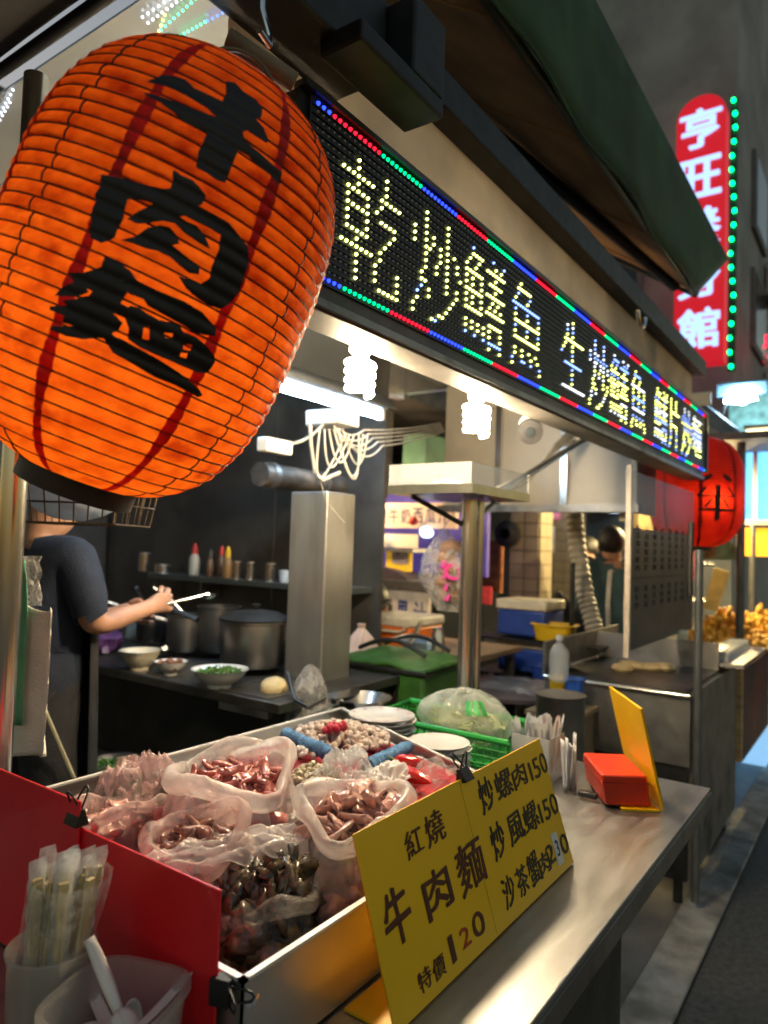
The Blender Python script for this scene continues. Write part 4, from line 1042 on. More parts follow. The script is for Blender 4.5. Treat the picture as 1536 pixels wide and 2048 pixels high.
    for nm, key, m_, th in (('shirt', ('top',), shirt, .011 if sleeves == 'short' else .024), ('trousers', ('leg',), trousers, .013), ('shoes', ('foot',), black_pl, .008)):
        keep = [tuple(p.vertices) for p in bme.polygons if sum(reg[i_] in key for i_ in p.vertices) >= 2]
        ids = sorted({i_ for f_ in keep for i_ in f_}); ix = {i_: q_ for q_, i_ in enumerate(ids)}
        mb = MB()
        for i_ in ids:
            v = bme.vertices[i_]; wv = noise.noise(v.co * 11) * .5 + noise.noise(v.co * 24) * .25
            mb.v.append(v.co + v.normal * (th * (1 + (1.0 if nm == 'shirt' else .6) * wv)) + OFF[T.name])
        mb.f = [tuple(ix[i_] for i_ in f_) for f_ in keep]
        obj(nm, mb, m_, T, ang=180)
    # hair, face
    hc = (Vector(J['head']) + Vector(J['top'])) / 2 + Vector((-.012, 0, .012))
    hb_ = MB(); n = 24; m2 = 14
    def hf(a, b):
        t = 2 * math.pi * a; ph = (.62 if hair == 'short' else .80) * math.pi * b
        p = Vector((math.sin(ph) * math.cos(t) * .108, math.sin(ph) * math.sin(t) * .095, math.cos(ph) * .112))
        if p.x > .055 and p.z < .035: p = Vector((p.x * .8, p.y, .035))
        p *= 1 + .06 * noise.noise(p * 40)
        return W(hc + p) + OFF[T.name]
    obj('hair', MB().grid(hf, n, m2), hair_m, T)
    h0 = Vector(J['head']) + Vector((.0, 0, .02))
    for s in (1, -1):
        obj('ear', MB().blob(W(h0 + Vector((-.005, s * .084, .0))) + OFF[T.name], .018 * k, .010 * k, .028 * k, .05, 1, 10), skin_m, T)
        obj('eye', MB().blob(W(h0 + Vector((.080, s * .032, .022))) + OFF[T.name], .010 * k, .012 * k, .009 * k, 0, 1, 10), mat('eye_dark', (.03, .02, .02), .2), T)
    obj('nose', MB().blob(W(h0 + Vector((.092, 0, -.002))) + OFF[T.name], .016 * k, .013 * k, .022 * k, 0, 1, 10), skin_m, T)
    obj('mouth', MB().blob(W(h0 + Vector((.082, 0, -.040))) + OFF[T.name], .006 * k, .022 * k, .006 * k, 0, 1, 10), mat('lip', (.3, .1, .08), .4), T)
    if cap:
        def cf(a, b):
            t = 2 * math.pi * a; ph = .52 * math.pi * b
            return W(hc + Vector((math.sin(ph) * math.cos(t) * .122, math.sin(ph) * math.sin(t) * .108, math.cos(ph) * .122 + .004))) + OFF[T.name]
        obj('cap', MB().grid(cf, 24, 10), cap, T, solid=.003)
        obj('cap_peak', MB().grid(lambda a, b: W(hc + Vector((.10 + .075 * b * math.sin(math.pi * (.15 + .7 * a)), .09 * math.cos(math.pi * (.1 + .8 * a)), .006 - .02 * b))) + OFF[T.name], 12, 4), cap, T, solid=.004)
    if apron:
        def af(a, b):
            t = (-.5 + a) * 2.3; z = 1.26 - .80 * b; r_ = .158 + .022 * b + .01 * math.sin(a * 14) * b
            return W(Vector((.01 + r_ * math.cos(t), r_ * 1.16 * math.sin(t), z))) + OFF[T.name]
        obj('apron', MB().grid(af, 24, 24), apron, T, solid=.003)
        ap2 = MB().tube([W(Vector((-.12 + .08 * i, -.215, 1.0 - .17 * i))) + OFF[T.name] for i in range(4)], .006, 6)
        obj('apron_string', ap2, mat('apron_string', (.42, .38, .25), .8), T)
    return T
navy = mat('navy_cotton', (.007, .014, .034), .85, 0, .3, 10, .3, 200)
dark_cloth = mat('charcoal_cotton', (.018, .018, .022), .9, 0, .3, 10, .3, 200)
cb_ = P(78, 1200, d=2.32)
person('cook in a navy T-shirt and dark apron stirring at the range', (cb_.x, cb_.y, .017), .0,
       dict(sr=(.02, -.17, 1.375), er=(.055, -.215, 1.15), wr=(.285, -.17, 1.195), sl=(.03, .165, 1.375), el=(.10, .20, 1.13), wl=(.31, .06, 1.15), head=(.05, 0, 1.52), top=(.055, 0, 1.62)),
       navy, dark_cloth, 1.74, apron=dark_cloth)
# ladle in the cook's hand
hx = Vector((cb_.x + .375, cb_.y - .175, 1.265))
T = thing('steel_ladle', 'steel ladle held in the cook hand', 'ladle', hx)
e1 = hx + Vector((.16, -.03, .03))
obj('shaft', MB().tube([hx + Vector((-.08, .02, -.015)), hx, e1], .006), steel_y, T)
obj('scoop', MB().lathe([(.001, -.022), (.02, -.016), (.03, 0), (.028, 0)], 16, Matrix.Translation(e1)), steel_y, T)

teal = mat('teal_jacket', (.045, .10, .11), .7, 0, .25, 8, .3, 60)
c_ = P(1222, 1180, d=5.0)
Tp = person('person in a teal padded jacket with pale bag straps standing behind the cart', (c_.x, c_.y, .017), R(25), dict(wl=(.28, .14, 1.02), wr=(.28, -.12, 1.02)), teal, navy, 1.66, 'long', 'long')
sb = Vector((c_.x, c_.y, 0))
for s in (-.1, .02):
    obj('bag_strap', MB().tube([sb + Vector((-.17, s - .06, .95)), sb + Vector((-.19, s - .06, 1.15)), sb + Vector((-.12, s - .05, 1.36)), sb + Vector((.05, s - .05, 1.40))], .016), mat('cream_strap', (.6, .55, .48), .8), Tp)
c_ = P(1175, 1160, d=5.9)
person('dark haired passer-by in dark clothes beyond the grey hose', (c_.x, c_.y, .017), R(120), {}, dark_cloth, dark_cloth, 1.6, 'short', 'long')
c_ = P(698, 1120, d=5.0)
person('juice seller in a dark top behind the steel pillar', (c_.x, c_.y, .017), R(-10), dict(wl=(.3, .1, 1.05), wr=(.3, -.1, 1.05)), dark_cloth, dark_cloth, 1.64, 'long', 'long')
c_ = P(742, 1250, d=4.2)
person('seated customer wearing a black cap in front of the juice stall', (c_.x, c_.y, -.34), R(20), dict(kl=(.40, .10, .86), kr=(.40, -.10, .86), al=(.42, .1, .46), ar=(.42, -.1, .46), tl=(.55, .1, .41), tr=(.55, -.1, .41), wl=(.3, .14, .98), wr=(.3, -.14, .98)),
       mat('blue_denim', (.02, .04, .12), .8), dark_cloth, 1.6, 'short', 'long', cap=black_pl)
st = thing('stool', 'round stool under the seated customer with the cap', 'stool', (c_.x, c_.y, .017))
obj('seat', MB().cyl((c_.x, c_.y, .36), (c_.x, c_.y, .40), .15, n=24), redp, st)
for i in range(4):
    t = i * math.pi / 2 + .5
    obj('leg', MB().cyl((c_.x + .11 * math.cos(t), c_.y + .11 * math.sin(t), .36), (c_.x + .15 * math.cos(t), c_.y + .15 * math.sin(t), .017), .012, n=8), steel_dull, st)

# ================================================================== things behind the middle of the stall
def pbox(X, x0, y0, x1, y1, depth):
    """box standing with its near face on x = X that covers the given area of the photograph"""
    a = P(x0, (y0 + y1) / 2, x=X).y; b = P(x1, (y0 + y1) / 2, x=X).y; z0 = P((x0 + x1) / 2, y1, x=X).z; z1 = P((x0 + x1) / 2, y0, x=X).z
    return (X, min(a, b), z0), (X + depth, max(a, b), z1)
# juice stall
JX = 4.7
JS = thing('juice_stall', 'juice stall with peach sign boards and yellow photo panels behind the pillar', 'stall', (4.9, 3.0, .017))
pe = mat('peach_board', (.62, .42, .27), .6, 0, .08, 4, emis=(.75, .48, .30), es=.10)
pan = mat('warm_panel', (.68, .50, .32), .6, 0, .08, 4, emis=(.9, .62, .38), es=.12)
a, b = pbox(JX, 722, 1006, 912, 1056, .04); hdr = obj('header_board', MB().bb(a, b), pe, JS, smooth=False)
ink = mat('blue_black_ink', (.03, .035, .12), .6)
lt = MB()
yy0, yy1 = b[1], a[1]
W_ = yy0 - yy1
for i, ch in enumerate('酪梨牛奶西瓜汁'):
    put_glyph(lt, ch, Vector((JX - .001, yy0 - W_ * (.06 + .127 * i), a[2] + .035)), Vector((0, -1, 0)), Vector((0, 0, 1)), W_ * .105, (b[2] - a[2]) * .62, bold=.01, lift=.002, brush=.04, seed=i)
obj('lettering', lt, ink, hdr, smooth=False)
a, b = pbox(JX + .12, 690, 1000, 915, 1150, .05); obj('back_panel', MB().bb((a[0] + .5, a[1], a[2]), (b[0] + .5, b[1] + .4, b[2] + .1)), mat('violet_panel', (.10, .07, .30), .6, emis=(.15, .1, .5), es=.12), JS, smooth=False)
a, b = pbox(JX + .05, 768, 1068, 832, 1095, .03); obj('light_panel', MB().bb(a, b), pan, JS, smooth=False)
for (x0, y0, x1, y1) in ((690, 1100, 737, 1140), (772, 1100, 822, 1142)):
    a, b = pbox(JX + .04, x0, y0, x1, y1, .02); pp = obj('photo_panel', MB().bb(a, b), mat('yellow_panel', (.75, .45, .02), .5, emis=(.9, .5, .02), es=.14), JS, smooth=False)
    a2, b2 = pbox(JX + .033, x0 + 12, y0 + 4, x1 - 6, y1 - 14, .006); obj('photo', MB().bb(a2, b2), mat('drink_photo', (.5, .45, .48), .5, 0, .5, 30, base2=(.15, .1, .12)), pp, smooth=False)
for (px, py, r_, c, s_) in ((758, 1066, .035, (.25, .7, 1.0), 3.0), (735, 1105, .02, (.3, .4, 1.0), 3.0), (853, 1064, .045, (.6, .75, 1.0), 2.0)):
    obj('blue_lamp', MB().blob(P(px, py, x=JX - .05), r_, r_ * 1.3, r_, .1, 1, 10), glow('blue_lamp_%d' % px, c, s_), JS)
obj('red_ball', MB().blob(P(827, 1042, x=JX - .06), .035, .04, .035, .05, 1, 12), redp, JS)
a, b = pbox(JX - .1, 690, 1160, 870, 1178, .6); obj('counter_edge', MB().bb(a, b), steel, JS, smooth=False)
a, b = pbox(JX - .02, 690, 1095, 826, 1102, .3); obj('shelf_bar', MB().bb(a, b), steel_dull, JS, smooth=False)
a, b = pbox(JX, 690, 1140, 826, 1160, .1)
hump = MB(); n = 16
yc, zc = (a[1] + b[1]) / 2, a[2]
for i in range(n + 1):
    t = math.pi * i / n
arc = [(.33 * math.cos(math.pi * i / n), .11 * math.sin(math.pi * i / n)) for i in range(n + 1)]
hump.prism(arc, .25, Matrix(((0, 0, 1, JX - .06), (1, 0, 0, yc), (0, 1, 0, zc), (0, 0, 0, 1))))
obj('dark_cover', hump, mat('dark_cover', (.05, .035, .05), .7), JS)
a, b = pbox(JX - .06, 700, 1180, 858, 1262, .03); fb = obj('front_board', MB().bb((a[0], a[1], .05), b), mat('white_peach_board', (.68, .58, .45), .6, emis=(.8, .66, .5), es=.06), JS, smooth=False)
lt = MB(); W_ = b[1] - a[1]; Hh = b[2] - a[2]
for i, ch in enumerate('鮮果汁'):
    put_glyph(lt, ch, Vector((a[0] - .001, b[1] - W_ * (.40 + .21 * i), a[2] + Hh * .16)), Vector((0, -1, 0)), Vector((0, 0, 1)), W_ * .15, Hh * .62, bold=.025, lift=.002, brush=.06, seed=i + 20)
obj('lettering', lt, mat('blue_ink', (.03, .06, .30), .6), fb, smooth=False)
jl = P(770, 1035, x=JX + .3)
ld = bpy.data.lights.new('hidden_fill_lamp', 'POINT'); ld.energy = 26; ld.color = (1.0, .72, .42); ld.shadow_soft_size = .12  # unseen lamp added behind the pillar to light the juice stall
lo = bpy.data.objects.new('hidden_fill_lamp', ld); COL.objects.link(lo); lo.parent = JS; lo.location = Vector((4.3, 3.45, 2.0)) - OFF[JS.name]
obj('hidden_fill_bulb', MB().blob((4.3, 3.45, 2.2), .05, .05, .06, 0, 1, 12), glow('warm_fill_bulb', (1, .75, .42), 12), JS)  # bulb added with that lamp, kept out of view

# green insulated bag
gb = thing('delivery_bag', 'green insulated delivery bag with black trim beyond the counter', 'bag', (2.55, 1.75, .55))
c = P(770, 1360, x=2.55)
grn = mat('green_nylon', (.035, .125, .014), .6, 0, .2, 10, .3, 200)
x0, x1 = 2.45, 2.85; ya, yb = P(682, 1350, x=2.5).y, P(862, 1350, x=2.5).y; z0, z1 = .55, .985
obj('body', MB().bb((x0, yb, z0), (x1, ya, z1)), grn, gb, bevel=.02)
def lidf(a, b): return Vector((x0 - .01 + (x1 - x0 + .02) * a, yb - .01 + (ya - yb + .02) * b, z1 + .012 + .035 * math.sin(math.pi * a) * math.sin(math.pi * b) + .018 * noise.noise(Vector((a * 3, b * 4, 2))) + .006 * noise.noise(Vector((a * 9, b * 9, 5)))))
obj('lid', MB().grid(lidf, 26, 26), grn, gb, solid=.02)
obj('trim', MB().tube([(x0 - .006, yb - .006, z1), (x1 + .006, yb - .006, z1), (x1 + .006, ya + .006, z1), (x0 - .006, ya + .006, z1)], .012, 8, True), black_pl, gb)
for f in (.3, .7): obj('strap', MB().box((x0 - .006, yb + (ya - yb) * f, (z0 + z1) / 2), (.008, .03, z1 - z0 - .03)), black_pl, gb)
for sx in (x0 + .1, x1 - .1):
    obj('handle', MB().tube([(sx, yb + .06 + (ya - yb - .12) * i_ / 12, z1 + .055 + .05 * math.sin(math.pi * i_ / 12)) for i_ in range(13)], .010, 8), black_pl, gb)
obj('side_pocket', MB().bb((x0 - .022, yb + .10, .60), (x0 - .001, ya - .10, .80)), mat('dark_green_nylon', (.03, .11, .015), .65, 0, .2, 10, .3, 200), gb, bevel=.008)
obj('buckle', MB().box((x0 - .013, yb + (ya - yb) * .5, .85), (.01, .06, .05)), mat('grey_buckle', (.3, .3, .3), .4), gb, bevel=.004)

def cooler(label, X, x0, y0, x1, y1, bodym, lidm, dep=.3, handle=True):
    a, b = pbox(X, x0, y0, x1, y1, dep); h = b[2] - a[2]
    T = thing('cooler_box', label, 'cooler', ((a[0] + b[0]) / 2, (a[1] + b[1]) / 2, a[2]))
    mb = MB().bb(a, (b[0], b[1], a[2] + h * .72)); obj('body', mb, bodym, T, bevel=.015)
    obj('lid', MB().bb((a[0] - .008, a[1] - .008, a[2] + h * .722), (b[0] + .008, b[1] + .008, b[2])), lidm, T, bevel=.012)
    if handle:
        z = a[2] + h * .60
        obj('handle', MB().tube([(a[0] - .02, a[1] + .02, a[2] + h * .7), (a[0] - .025, a[1] + .05, z), (a[0] - .025, b[1] - .05, z), (a[0] - .02, b[1] - .02, a[2] + h * .7)], .009), lidm, T)
    return a, b
org = mat('orange_plastic', (.72, .16, .01), .4, 0, .1, 8); lid_w = mat('grey_white_plastic', (.60, .58, .52), .45)
blu = mat('blue_plastic', (.02, .06, .30), .4, 0, .15, 8)
cooler('orange cooler box with a pale lid behind the green bag', 3.25, 726, 1232, 820, 1302, org, lid_w, .35)
a, b = cooler('upper blue cooler box with a cream lid on the dark rack', 3.9, 994, 1200, 1090, 1273, blu, cream_m, .3, False)
a2, b2 = cooler('lower blue cooler box with a cream lid inside the dark rack', 3.9, 994, 1278, 1092, 1345, blu, cream_m, .3, False)
rk = thing('metal_rack', 'dark metal rack carrying the blue cooler boxes', 'rack', (3.95, 1.9, .017))
zt_ = a[2] - .012
obj('shelf_board', MB().bb((3.84, a[1] - .34, zt_ - .015), (4.25, b[1] + .12, zt_)), black_m, rk, smooth=False)
obj('shelf_board', MB().bb((3.84, a[1] - .34, a2[2] - .03), (4.25, b[1] + .12, a2[2] - .012)), black_m, rk, smooth=False)
for y in (a[1] - .33, b[1] + .11):
    for x in (3.85, 4.24): obj('upright', MB().cyl((x, y, .017), (x, y, zt_ - .001), .012, n=10), black_m, rk)
tall = P(1145, 1160, x=3.9)
obj('tall_upright', MB().cyl((3.9, tall.y, .017), (3.9, tall.y, tall.z + .1), .014, n=10), black_m, rk)
# tub on the rack
def tub(name, label, X, x0, y0, x1, y1, m_, cat, dep=None):
    a, b = pbox(X, x0, y0, x1, y1, .2); c = Vector(((a[0] + b[0]) / 2, (a[1] + b[1]) / 2, a[2])); w = b[1] - a[1]; h = b[2] - a[2]; d = dep or w * .7
    T = thing(name, label, cat, c)
    def ringp(s, z): return [c + Vector((d / 2 * s * math.copysign(abs(math.cos(t)) ** .45, math.cos(t)), w / 2 * s * math.copysign(abs(math.sin(t)) ** .45, math.sin(t)), z)) for t in [2 * math.pi * i / 32 for i in range(32)]]
    mb = MB(); prof = [(.82, 0), (.97, h * .9), (1.04, h * .9), (1.04, h), (.95, h), (.80, .012)]
    vs = []
    for s, z in prof: vs += ringp(s, z)
    fs = [(k * 32 + i, k * 32 + (i + 1) % 32, (k + 1) * 32 + (i + 1) % 32, (k + 1) * 32 + i) for k in range(5) for i in range(32)] + [tuple(range(31, -1, -1)), tuple(5 * 32 + i for i in range(32))]
    obj('tub', mb.add(vs, fs), m_, T)
    obj('rim', MB().tube(ringp(1.045, h - .004), .006, 6, True), m_, T)
    return T
tub('plastic_tub', 'yellow plastic tub beside the upper blue cooler', 3.8, 1056, 1250, 1137, 1284, yelp, 'tub')
tub('plastic_tub', 'small dark blue tub at the foot of the lower cooler', 3.6, 1050, 1335, 1095, 1362, blu, 'tub')
tub('plastic_tub', 'blue grey bowl with tongs in front of the orange cooler', 2.95, 788, 1285, 842, 1308, mat('blue_grey_plastic', (.22, .30, .38), .4), 'bowl')
tq = P(822, 1285, x=2.95)
tag(obj('tongs', MB().tube([tq + Vector((0, .02, -.01)), tq + Vector((.02, -.01, .05)), tq + Vector((.03, -.03, .1))], .006).tube([tq + Vector((0, -.0, -.01)), tq + Vector((.02, -.025, .05)), tq + Vector((.03, -.035, .1))], .006), chrome), 'metal tongs standing in the blue grey bowl', 'tongs')
# table with small things by the orange cooler
tb = thing('side_table', 'wooden topped side table carrying the orange cooler and bowls', 'table', (3.1, 2.1, .017))
zt2 = P(790, 1308, x=2.95).z - .005
obj('top', MB().bb((2.75, 1.66, zt2 - .03), (3.75, 2.72, zt2)), mat('table_board', (.36, .24, .12), .5, 0, .2, 5), tb, bevel=.004)
for x, y in ((2.8, 1.71), (2.8, 2.67), (3.7, 1.71), (3.7, 2.67)): obj('leg', MB().bb((x - .02, y - .02, .017), (x + .02, y + .02, zt2 - .031)), steel_dull, tb, smooth=False)
for k, (px, h, r_, lab) in enumerate(((875, .17, .03, 'tall steel canister on the side table next to the middle post'), (862, .12, .02, 'thin white bottle on the side table'), (898, .05, .04, 'small white dish near the middle post on the side table'))):
    c = P(px, 1300, x=2.85); c.z = zt2
    tag(obj(('canister', 'bottle', 'dish')[k], MB().lathe([(r_, 0), (r_, h * .8), (r_ * .8, h * .9), (r_ * .8, h)], 18, Matrix.Translation(c), True, True), (steel_y, white_pl, porcelain)[k]), lab, ('canister', 'bottle', 'dish')[k])
# pinkish cloth cone / bag at the pillar foot
q = P(722, 1290, x=2.7)
tag(obj('cloth_bag', MB().lathe([(.10, 0), (.085, .05), (.05, .11), (.015, .15), (.02, .17), (.001, .17)], 24, Matrix.Translation(Vector((q.x, q.y, zt2))), True, wob=lambda t, v: 1 + .12 * math.sin(5 * t + v * 3)), mat('pinkish_cloth', (.62, .44, .36), .8)), 'pinkish tied cloth bag beside the steel pillar', 'bag')
# red stool + small red price board behind
q = P(965, 1190, x=5.2)
T = thing('price_board', 'small red price card on a stand behind the middle post', 'sign', (q.x, q.y, .7))
obj('card', MB().box(q, (.02, .16, .14)), mat('red_card', (.55, .03, .03), .5, 0, .3, 40, emis=(.6, .05, .05), es=.1), T)
obj('stand', MB().cyl((q.x + .02, q.y, .017), (q.x + .02, q.y, q.z - .05), .012), black_m, T)
a, b = pbox(6.4, 965, 1080, 1002, 1185, .06); tag(obj('menu_board', MB().bb(a, b), mat('orange_board', (.35, .12, .05), .6, 0, .35, 12), smooth=False), 'dim orange menu board standing behind the middle post', 'menu board')
# covered scooter
q = P(1090, 1180, x=5.6)
T = thing('covered_scooter', 'motor scooter under a dark crumpled cover in the arcade', 'scooter', (5.7, q.y, .017))
def sc(a, b):
    t = 2 * math.pi * a; z = .15 + 1.0 * b
    prof = (.42, .48, .5, .42, .30, .34, .2, .02); i = min(6, int(b * 7)); f = b * 7 - i; r_ = prof[i] * (1 - f) + prof[i + 1] * f
    r_ *= 1 + .25 * noise.noise(Vector((math.cos(t) * 1.5, math.sin(t) * 1.5, b * 4)))
    return Vector((5.9 + r_ * 1.25 * math.cos(t), q.y + r_ * .62 * math.sin(t), z))
obj('cover', MB().grid(sc, 40, 30), mat('grey_tarp', (.06, .055, .05), .6, 0, .35, 6, .3, 20), T)
for dx in (-.5, .5): obj('wheel', MB().lathe([(.12, -.04), (.2, -.05), (.22, 0), (.2, .05), (.12, .04)], 24, Matrix.Translation((5.9 + dx, q.y, .237)) @ Euler((R(90), 0, 0)).to_matrix().to_4x4()), black_pl, T)
T = thing('wall_fan', 'dark wall fan on the tiled pillar', 'fan', P(1018, 1068, x=5.88))
q = P(1018, 1068, x=5.88)
obj('cage', MB().lathe([(.001, 0), (.06, -.02), (.12, 0), (.12, .05), (.05, .08)], 24, Matrix.Translation(q) @ Euler((0, R(-90), 0)).to_matrix().to_4x4()), black_pl, T)
obj('arm', MB().cyl(q + Vector((0, 0, -.1)), q + Vector((.15, 0, -.16)), .02), black_pl, T)
# string lights
T = thing('string_lights', 'short string of yellow lamps under the shelf corner', 'string lights', P(1040, 990, x=4.2))
for k, px in enumerate((1019, 1034, 1052, 1062, 1071)):
    obj('lamp', MB().blob(P(px, 990 - (4 if px == 1034 else 0), x=4.2), .017, .017, .017, 0, 1, 10), glow('yellow_lamp', (1.0, .72, .08), 3.2), T)
obj('wire', MB().tube([P(1005, 984, x=4.2), P(1034, 982, x=4.2), P(1085, 985, x=4.2)], .004, 5), black_m, T)
# grey corrugated hose
hp = [P(1140, 935, x=4.3), P(1146, 1010, x=4.3), P(1155, 1100, x=4.3), P(1170, 1190, x=4.28), P(1190, 1260, x=4.25), P(1200, 1300, x=4.25)]
pts = []; rad_ = []
for i in range(len(hp) - 1):
    for j in range(28):
        pts.append(hp[i].lerp(hp[i + 1], j / 28)); rad_.append(.052 + .005 * math.sin((i * 28 + j) * 1.5))
tag(obj('corrugated_hose', MB().tube(pts, rad_, 14), mat('grey_hose', (.34, .31, .25), .5, 0, .15, 8)), 'thick grey corrugated hose hanging down behind the LED sign', 'hose')
# low table, buckets, water bottle near the far counter end
q = P(1118, 1330, x=3.05)
T = thing('water_bottle', 'clear ribbed water bottle standing on a bucket by the cart', 'bottle', (q.x, q.y, .93))
zb_ = P(1118, 1362, x=3.05).z
obj('bottle', MB().lathe([(.038, 0)] + [(.044 - .003 * (i % 2), .01 + .013 * i) for i in range(9)] + [(.04, .135), (.014, .165), (.014, .18)], 20, Matrix.Translation((q.x, q.y, zb_)), True), mat('clear_pet', (.8, .82, .82), .08, 0, .03, 5, alpha=.35), T)
obj('cap', MB().cyl((q.x, q.y, zb_ + .18), (q.x, q.y, zb_ + .20), .016), white_pl, T)
tub('plastic_bucket', 'stacked yellow bucket beside the blue one at the cart', 3.02, 1083, 1358, 1116, 1420, yelp, 'bucket')
tub('plastic_bucket', 'blue bucket beside the stacked yellow one at the cart', 3.0, 1114, 1362, 1150, 1422, mat('bright_blue_plastic', (.02, .10, .45), .4), 'bucket')
st2 = thing('low_cabinet', 'low cardboard coloured stand under the buckets', 'stand', (3.1, 1.4, .017))
zc_ = P(1115, 1422, x=3.02).z
obj('top', MB().bb((2.95, P(1150, 1420, x=3).y - .02, zc_ - .02), (3.3, P(1075, 1420, x=3).y + .04, zc_ - .002)), wood_m, st2, smooth=False)
obj('body', MB().bb((2.97, P(1150, 1420, x=3).y, .017), (3.28, P(1075, 1420, x=3).y + .02, zc_ - .0205)), mat('cardboard', (.30, .20, .11), .8), st2, smooth=False)
tag(obj('steel_drum', MB().lathe([(.09, 0), (.095, .02), (.095, .3), (.1, .31), (.09, .31)], 24, Matrix.Translation((2.75, 1.05, .62)), True, True), steel_dull), 'round grey steel bin behind the clear spoon box', 'bin')
dt = thing('folding_table', 'dark round table with clear plastic sheet left of the buckets', 'table', (3.3, 1.6, .017))
q = P(1010, 1385, x=3.2)
obj('top', MB().lathe([(.001, 0), (.30, 0), (.30, .02), (.001, .02)], 32, Matrix.Translation((3.25, q.y, q.z))), mat('dark_laminate', (.12, .09, .09), .3), dt)
obj('leg', MB().cyl((3.25, q.y, .017), (3.25, q.y, q.z), .03), black_m, dt)
def sheetf(a, b): return Vector((3.08 + .34 * a, q.y - .2 + .38 * b, q.z + .03 + .035 * abs(noise.noise(Vector((a * 5, b * 5, 0))))))
tag(obj('plastic_sheet', MB().grid(sheetf, 20, 20), film('clear_sheet', (.7, .7, .72), .15, .5, 20)), 'crumpled clear plastic sheet on the dark round table', 'sheet')
# ================================================================== food display on the counter
TX0, TXB, TXF, TY0, TY1, TZ0, TZ1 = .614, 1.785, 1.425, .612, 1.396, CZ + .004, .98
tray = thing('display_tray', 'large shallow steel display tray holding the bags of meat and seafood', 'tray', (1.1, 1.0, CZ))
def slab(p, q, t, z0, z1):  # upright wall from p to q, thickness t to the left
    p, q = Vector((*p, 0)), Vector((*q, 0)); n = (q - p).normalized(); n = Vector((-n.y, n.x, 0)) * t
    vs = [p, q, q + n, p + n]; return MB().add([v + Vector((0, 0, z0)) for v in vs] + [v + Vector((0, 0, z1)) for v in vs], [(3, 2, 1, 0), (4, 5, 6, 7), (0, 1, 5, 4), (1, 2, 6, 5), (2, 3, 7, 6), (3, 0, 4, 7)])
tray_in = mat('tray_steel', (.50, .48, .44), .32, .9, .12, 6, .05, 20)
obj('floor', MB().add([(TX0, TY0, TZ0), (TXF, TY0, TZ0), (TXB, TY1, TZ0), (TX0, TY1, TZ0)], [(0, 1, 2, 3)]), mat('dark_wet_mat', (.05, .035, .03), .35, 0, .3, 12, .2, 60), tray, smooth=False)
for nm, p, q in (('front_wall', (TX0, TY0), (TXF, TY0)), ('far_wall', (TXF, TY0), (TXB, TY1)), ('back_wall', (TXB, TY1), (TX0, TY1)), ('near_wall', (TX0, TY1), (TX0, TY0))):
    w_ = obj(nm, slab(p, q, .003, TZ0 + .001, TZ1), tray_in, tray, smooth=False)
    obj('rim', slab(p, q, .009, TZ1 + .0005, TZ1 + .005), mat('rim_white', (.72, .70, .66), .35, .2), w_, smooth=False)
# food platform inside (ice bed covered with cloth)
icem = mat('crushed_ice', (.72, .72, .70), .25, 0, .12, 30, .6, 60, base2=(.5, .5, .5))
def icef(a, b):
    y = TY0 + .01 + (TY1 - TY0 - .02) * b; xe = TXF + (TXB - TXF) * (y - TY0) / (TY1 - TY0) - .012
    x = 1.14 + (xe - 1.14) * a
    return Vector((x, y, .925 + .03 * min(1, a * 3) + .012 * noise.noise(Vector((x * 14, y * 14, 0)))))
tag(obj('ice_bed', MB().grid(icef, 40, 40), icem), 'bed of crushed ice at the far end of the display tray', 'ice')
red_cloth = mat('red_cloth', (.34, .012, .022), .8, 0, .25, 12, .4, 200)
def rcf(a, b):
    p_ = Vector((1.18 + .42 * a + .04 * b, .66 + .66 * b, 0)); p_.z = .962 + .012 * noise.noise(Vector((p_.x * 9, p_.y * 9, 4)))
    lim = TXF + (TXB - TXF) * (p_.y - TY0) / (TY1 - TY0) - .02
    p_.x = min(p_.x, lim); return p_
tag(obj('red_cloth', MB().grid(rcf, 30, 36), red_cloth, solid=.003), 'dark red cloth spread over the ice under the shellfish', 'cloth')

meat_pink = mat('pink_meat', (.56, .20, .17), .22, 0, .3, 26, .3, 60, base2=(.32, .075, .06), sss=.15, coat=.6)
meat_beige = mat('beige_meat', (.60, .36, .30), .22, 0, .3, 26, .3, 60, base2=(.46, .23, .18), sss=.15, coat=.6)
meat_brown = mat('brown_meat', (.42, .21, .15), .22, 0, .35, 26, .3, 60, base2=(.22, .09, .065), coat=.6)
meat_dark = mat('dark_shellfish', (.035, .03, .026), .2, 0, .5, 22, base2=(.17, .125, .07), coat=.4, wear=((.30, .26, .2), 26))
film_pink = film('pinkish_bag_film', (.90, .70, .65), .22, .72, 9, .12, bump=.5)
film_white = film('milky_bag_film', (.92, .86, .83), .26, .80, 8, .12, bump=.5)
film_clear = film('clear_bag_film', (.84, .82, .78), .06, .42, 12, .10, bump=.4)
def strip(mb, c, l, w, th, rot, curl, rq):
    vs = []; fs = []; n = 6; Q = Euler(rot).to_matrix()
    for i in range(n + 1):
        t = i / n - .5; an = t * curl
        x = (math.sin(an) / curl if abs(curl) > .05 else t) * l; z = ((1 - math.cos(an)) / curl if abs(curl) > .05 else 0) * l
        ww = w * (1 - 1.2 * t * t) * (1 + .2 * rq.uniform(-1, 1))
        for j in range(8):
            q = 2 * math.pi * j / 8; vs.append(Q @ Vector((x, .5 * math.cos(q) * ww, z + .5 * math.sin(q) * th + .12 * ww * math.cos(q) ** 2)) + c)
    for i in range(n):
        for j in range(8): fs.append((i * 8 + j, i * 8 + (j + 1) % 8, (i + 1) * 8 + (j + 1) % 8, (i + 1) * 8 + j))
    fs += [tuple(range(7, -1, -1)), tuple(n * 8 + j for j in range(8))]
    mb.add(vs, fs)
